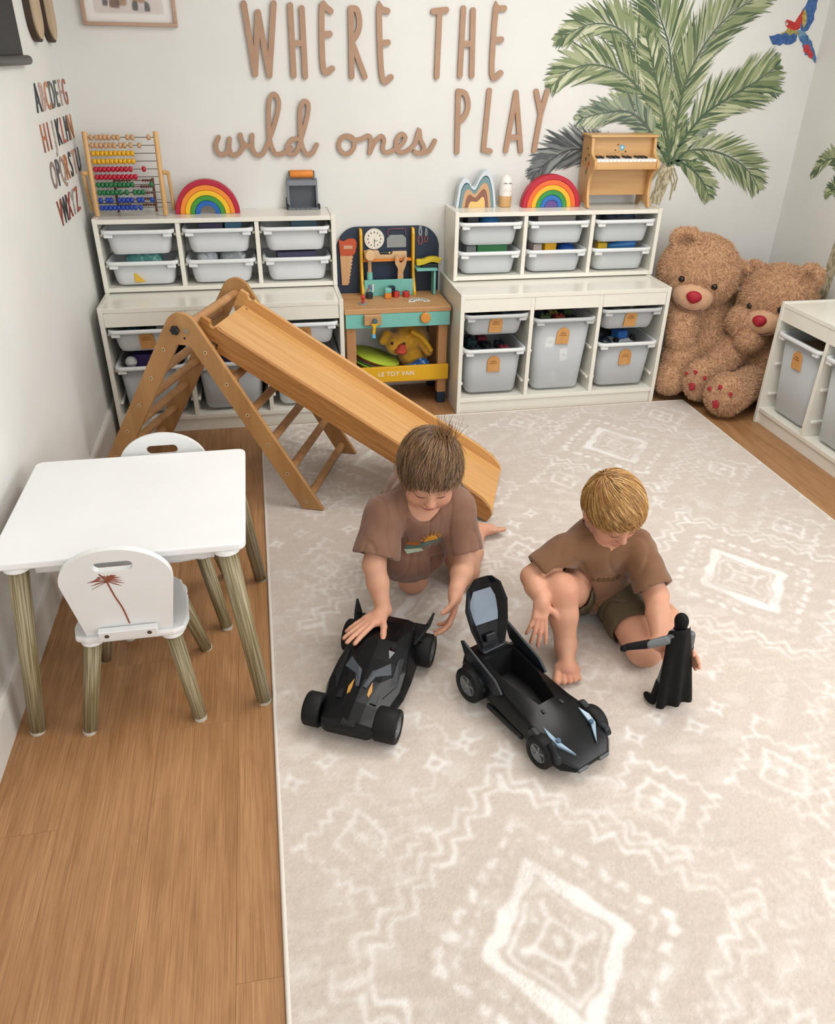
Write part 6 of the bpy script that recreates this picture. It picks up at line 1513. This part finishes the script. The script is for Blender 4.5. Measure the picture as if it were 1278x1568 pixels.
shr = [('u', 0, ('c', tuple(nb+A((0, .0, -.045))), tuple((nb*.4+pel*.6)), .09, .105)), ('u', .03, ('c', tuple(nb*.4+pel*.6), tuple(pel+A((0, -.015, .02))), .105, .105)), ('u', .03, ('c', tuple(sR), tuple(nb+A((0, .0, -.005))), .045, .05)), ('u', .03, ('c', tuple(sL), tuple(nb+A((0, .0, -.005))), .045, .05)),
      ('u', .02, ('c', tuple(sR), tuple(e1+ax1*.015), .049, .054)), ('u', .02, ('c', tuple(sL), tuple(e2+ax2*.015), .049, .058))]
shr += open_end(e1, ax1, .075, .039, .022)+open_end(e2, ax2, .075, .043, .022)
shr += [('s', .004, ('c', tuple(nb+A((0, -.005, .012))), tuple(hc2-H2[:, 1]*.025-H2[:, 2]*.03), .048, .052))]
shr += [('s', .006, ('c', tuple(hR), tuple(kR), .071, .062))]
s2o, _, _ = sdf_obj('t_shirt', shr, .004, SH_R, br_, it=3, dispf=cloth_disp(15, .0035))
EMB = mat('embroidery', '#5d4228', .9); pe = A((1.622, -2.11, .2))
for k, ch in enumerate(((0, 1), (1, 0), (1, 1), (0, 1), (1, 0), (1, 1))):
    decal(shr, pe, (1, -.02, 0), (0, 0, 1), [(-.04+k*.015, -.006), (-.03+k*.015, -.006), (-.03+k*.015, .002+.004*ch[0]), (-.036+k*.015, .007), (-.04+k*.015, .003+.003*ch[1])], EMB, 'embroidered_letter', s2o, .0005)
hx = [('u', 0, ('c', tuple(pel+A((-.04, 0, 0))), tuple(pel+A((.04, .0, 0))), .09, .09)), ('u', .02, ('c', tuple(hR), tuple(hR*.5+kR*.5), .073, .066)), ('u', .02, ('c', tuple(hL), tuple(hL*.25+kL*.75), .075, .068))]
hx += open_end(hR*.55+kR*.45, kR-hR, .085, .06, .03)+open_end(hL*.3+kL*.7, kL-hL, .085, .061, .03)
hx += [('i', .006, ('h', (0, 0, RZ+.006), (0, 0, -1)))]
sdf_obj('shorts', hx, .004, SHORT, br_, it=3, dispf=cloth_disp(19, .004))
hair(br_, hc2, H2, hs2, ['#96693a', '#b5884d', '#caa367', '#7d5527', '#a67a43'], 47, (.018, -.05, .095), ((.09, .03), (-.085, -.06)), (-.5, .8, -.1), .005, 5200, None, .0145)
# ---------------------------------------------------------------- what lies in the bins
def binpos(u, cwid, col, rimz, h, d, D, dx=0, dy=0, dz=0):
    p = u.matrix_basis @ V((TH+col*(cwid+TH)+cwid/2+dx, -D+d/2-.006+dy, rimz-h+.0095+dz)); return tuple(p)
def up(u, cwid, col, row, dx=0, dy=0): return binpos(u, cwid, col, (.254, .128)[row], .1, .2, .209, dx, dy)
def lowp(u, cwid, col, rimz, h, dx=0, dy=0): return binpos(u, cwid, col, rimz, h, .42, .439, dx, dy)
GC = 'things kept in the storage bins'
def item(name, label, cat, loc, rz=0): return thing(name, label, cat, loc, rz, GC)
def box_game(label, loc, rz, dims, c, edge='#e2e0da'):
    t = item('boxed_game', label, 'box', loc, rz); w, d, h = dims
    MB().box((0, 0, h*.44), (w*.97, d*.94, h*.87), .001).build('box_base', mat('boxbase'+edge, edge, .6), t); MB().box((0, 0, h*.75), (w, d, h*.5), .0015).build('box_lid', mat('box'+c, c, .5), t)
    return t
def ball(label, loc, r, c):
    t = item('toy_ball', label, 'ball', loc); MB().ell((0, 0, r), (r, r, r), 24, 14).build('ball_shell', mat('ball'+c, c, .35), t)
    MB().lathe([(r*.985, r-.003), (r*1.006, r-.001), (r*1.006, r+.001), (r*.985, r+.003)], 24).build('seam', mat('ballseam', '#d7d3c8', .5), t); return t
def brick(label, loc, rz, dims, c):
    t = item('toy_brick', label, 'toy brick', loc, rz); w, d, h = dims
    MB().box((0, 0, h/2), dims, .002).build('brick_body', mat('brick'+c, c, .35), t)
    st = MB().cyl((0, 0, 0), (0, 0, .006), .008, n=12, rnd=.001).mesh('stud', mat('brick'+c, c, .35))
    for x in (-w/4, w/4):
        o = link('stud', st, t); o.location = (x, 0, h-.0005)
    return t
def pouch(label, loc, rz, r, c, c2, sc=30, name='toy_pouch'):
    t = item(name, label, 'pouch', loc, rz)
    sdf_obj('pouch_body', [('u', 0, ('b', (0, 0, r[2]), r, None, min(r)*.8))], .005, mat('pouch'+c, c, .6, c2, scale=sc, lo=.52, hi=.6), t, dispf=lambda v, n: v+n*(vnoise(v, 80, 3)*.003-.003)[:, None])
    MB().b2(-r[0]*.8, r[0]*.8, -.002, .002, 2*r[2]-.006, 2*r[2]-.001).build('zip', mat('zipgrey', '#8a8d8e', .5), t); return t
# shelf over the left unit
pouch('teal patterned pouch in the lower bin below the abacus', up(uL2, cu, 0, 1), 0, (.08, .042, .055), '#4f8f8a', '#8cc0b8')
box_game('dark counting book box in the bin below the open rainbow', up(uL2, cu, 1, 0, -.03, -.02), 0, (.1, .06, .105), '#3d3350')
box_game('blue flat box in the bin below the open rainbow', up(uL2, cu, 1, 0, .06, .0), .1, (.07, .07, .104), '#3f6d88')
pouch('clear crinkled bag in the bin below the rainbow', up(uL2, cu, 1, 1, .05), 0, (.06, .045, .056), '#9ea2a6', '#d9dcde', 40)
pouch('white cloth bundle in the bin below the rainbow', up(uL2, cu, 1, 1, -.06), .2, (.048, .045, .055), '#c9cdd0', '#9aa6ad', 40)
box_game('teal printed box in the bin under the scoop toy', up(uL2, cu, 2, 0, .04), 0, (.11, .06, .106), '#3d5f6d')
box_game('purple flat box in the lower bin under the scoop toy', up(uL2, cu, 2, 1), .05, (.17, .085, .103), '#4b4566')
brick('yellow toy brick seen through the corner bin', up(uL2, cu, 0, 1, -.02, -.062), .1, (.05, .024, .04), '#d8b03a')
# shelf over the right unit
ball('blue ball in the top bin below the mountain stacker', up(uR2, cu2, 0, 0, .01, .0), .056, '#2f6fa8')
box_game('black box in the top bin below the mountain stacker', up(uR2, cu2, 0, 0, -.075, .0), 0, (.05, .09, .106), '#2b2b31')
box_game('green board game box in the lower bin below the mountain stacker', up(uR2, cu2, 0, 1, .022), 0, (.14, .085, .112), '#2f7a45')
box_game('grey patterned box beside the green board game', up(uR2, cu2, 0, 1, -.077), 0, (.045, .09, .108), '#77797c')
brick('yellow toy brick in the bin below the nested rainbow', up(uR2, cu2, 1, 1, -.02, -.02), .2, (.06, .045, .112), '#e0aa20')
ball('dark blue ball in the bin below the nested rainbow', up(uR2, cu2, 1, 1, .072), .052, '#1f4fa0')
box_game('white striped box in the bin below the nested rainbow', up(uR2, cu2, 1, 1, -.08), 0, (.04, .09, .107), '#b9a9a4')
box_game('grey box in the top bin below the nested rainbow', up(uR2, cu2, 1, 0), 0, (.18, .09, .104), '#8d8784')
pouch('navy cloth bag in the top bin below the piano', up(uR2, cu2, 2, 0), 0, (.085, .045, .055), '#232a3a', '#35506d')
t = item('toy_bat', 'blue plastic bat in the lower bin below the piano', 'toy bat', up(uR2, cu2, 2, 1, -.02, -.01)); t.rotation_euler = (0, -.1, -.1); t.location.z += .085
MB().lathe([(0, -.03), (.011, -.03), (.013, 0), (.021, .06), (.023, .1), (.016, .112), (0, .114)], 18, axis='x').build('bat_body', mat('bat_blue', '#2f76b8', .35), t)
brick('yellow toy block in the lower bin below the piano', up(uR2, cu2, 2, 1, -.078, -.015), 0, (.045, .05, .104), '#d9b126')
brick('pale yellow toy block beside the blue bat', up(uR2, cu2, 2, 1, .07, .02), 0, (.05, .05, .098), '#d8bd52')
# low unit by the workbench
r_ = random.Random(5)
for (u_, c_, col, rz_, h_, nm, pal, cnt) in ((uR, cr, 0, .31, .22, 'deep grey bin by the workbench', ['#1d232b', '#2b2f36', '#7b2f3a', '#243a3c', '#15181c'], 8), (uR, cr, 1, .4375, .35, 'tall frosted bin', ['#3c4a2a', '#7d2a26', '#1f242a', '#2c3a5a', '#8a7d3a'], 9), (uR, cr, 0, .467, .1, 'small grey bin by the workbench', ['#20262c', '#334049', '#191c20'], 4), (uL, cl, 0, .467, .1, 'small bin by the skirting corner', ['#1f5f66', '#d9dad8', '#24343a'], 4)):
    for k in range(cnt):
        n2 = 3 if cnt > 4 else 2; dx = (-.068+.136*(k % n2)/(n2-1)) if n2 == 3 else -.06+.12*(k % 2); dy = -.105+.15*(k//n2)/max(1, (cnt-1)//n2)
        col_ = pal[k % len(pal)]; hh = h_-.016-r_.random()*.018
        words = {'#1d232b': 'black', '#2b2f36': 'charcoal', '#7b2f3a': 'dark red', '#243a3c': 'deep teal', '#15181c': 'jet black', '#3c4a2a': 'green', '#7d2a26': 'red', '#1f242a': 'black', '#2c3a5a': 'navy', '#8a7d3a': 'mustard', '#20262c': 'black', '#334049': 'slate', '#191c20': 'jet', '#1f5f66': 'teal', '#d9dad8': 'white', '#24343a': 'dark'}[col_]
        brick(f'{words} toy brick in the {nm}, {("front", "middle", "back", "rear")[k//n2]} {("near", "central", "far")[k % n2]} one', lowp(u_, c_, col, rz_, h_, dx, dy), r_.uniform(-.15, .15), (.045, .042, hh), col_)
for k, (dx, dz, w, h) in enumerate(((-.06, .2, .04, .05), (.02, .13, .035, .06), (-.02, .02, .035, .05))):
    t = item('paper_card', f'white paper card showing through the tall frosted bin, {("upper", "middle", "lower")[k]} one', 'card', binpos(uR, cr, 1, .4375, .35, .42, .439, dx, -.158-.09*dz, dz)); t.rotation_euler = (.08, (.1, -.12, .05)[k], 0)
    MB().b2(-w/2, w/2, -.0015, .0015, 0, h, .0006).build('card_sheet', mat('card_white', '#efece4', .7), t); MB().b2(-w/4, w/4, -.0019, -.0015, h*.4, h*.6).build('card_print', mat('card_print', '#b9aeb0', .7), t)
for k, (dx, dz, c, nmc) in enumerate(((.06, .1, '#6fa7b5', 'pale blue'), (.07, .17, '#b98a94', 'pink'), (-.05, .1, '#8c9aa0', 'grey'))):
    t = item('toy_block', f'{nmc} block showing through the tall frosted bin', 'toy block', binpos(uR, cr, 1, .4375, .35, .42, .439, dx, -.135-.09*dz, dz)); MB().box((0, 0, .03), (.05, .03, .05), .004).build('block_body', mat('tb'+c, c, .5), t); MB().cyl((0, 0, .0545), (0, 0, .06), .01, n=12).build('block_stud', mat('tb'+c, c, .5), t)
t = item('toy_truck', 'white and blue toy truck in the deep bin on the bear side', 'toy truck', lowp(uR, cr, 2, .31, .22, .02, -.05), .3)
MB().box((0, 0, .1), (.13, .08, .17), .008).build('truck_body', mat('truck_white', '#c9ced2', .4), t); MB().box((.0, 0, .205), (.06, .06, .04), .006).build('truck_cab', mat('truck_blue', '#2f68b0', .4), t)
for x in (-.05, .05): MB().cyl((x, -.045, .19), (x, -.03, .19), .014, n=14).build('truck_wheel', BLACK, t)
ball('dark ball in the deep bin on the bear side', lowp(uR, cr, 2, .31, .22, -.075, -.1), .034, '#1c2733').location.z += .14
pouch('dark grey bag in the deep bin on the bear side', lowp(uR, cr, 2, .31, .22, -.0, .08), 0, (.085, .055, .1), '#2a2f36', '#3b4650')
pouch('dark folded cloth in the small bin on the bear side', binpos(uR, cr, 2, .467, .1, .42, .439, 0, 0, .006), 0, (.075, .1, .042), '#3d3c3a', '#777065')
box_game('purple storage box in the deep bin by the skirting corner', lowp(uL, cl, 0, .31, .22, .01, -.02), 0, (.18, .2, .235), '#3b2a63', '#2a2440')
ball('grey white ball in the deep bin by the skirting corner', lowp(uL, cl, 0, .31, .22, -.085, -.145), .024, '#b4b6b6').location.z += .19
box_game('dark purple box in the deep bin behind the rungs', lowp(uL, cl, 1, .31, .22, 0, -.02), 0, (.2, .2, .228), '#2e2348', '#2a2440')
ball('white grey ball in the deep bin beside the workbench leg', lowp(uL, cl, 2, .31, .22, .06, -.13), .04, '#a9adb0').location.z += .17
for k in range(3): box_game(f'{("brown", "grey", "tan")[k]} book lying in the tall bin beside the bears', binpos(u3, cl, 0, .4375, .35, .35, .372, -.0, -.02, .22+.031*k), -PI/2+.08*k, (.17, .2, .03), ('#5a4a3c', '#6f6c68', '#8a7457')[k])
box_game('pink storage box inside the tall bin beside the bears', binpos(u3, cl, 0, .4375, .35, .35, .372, 0, -.0, 0), -PI/2, (.17, .22, .2), '#b79a94', '#a5a2a0')
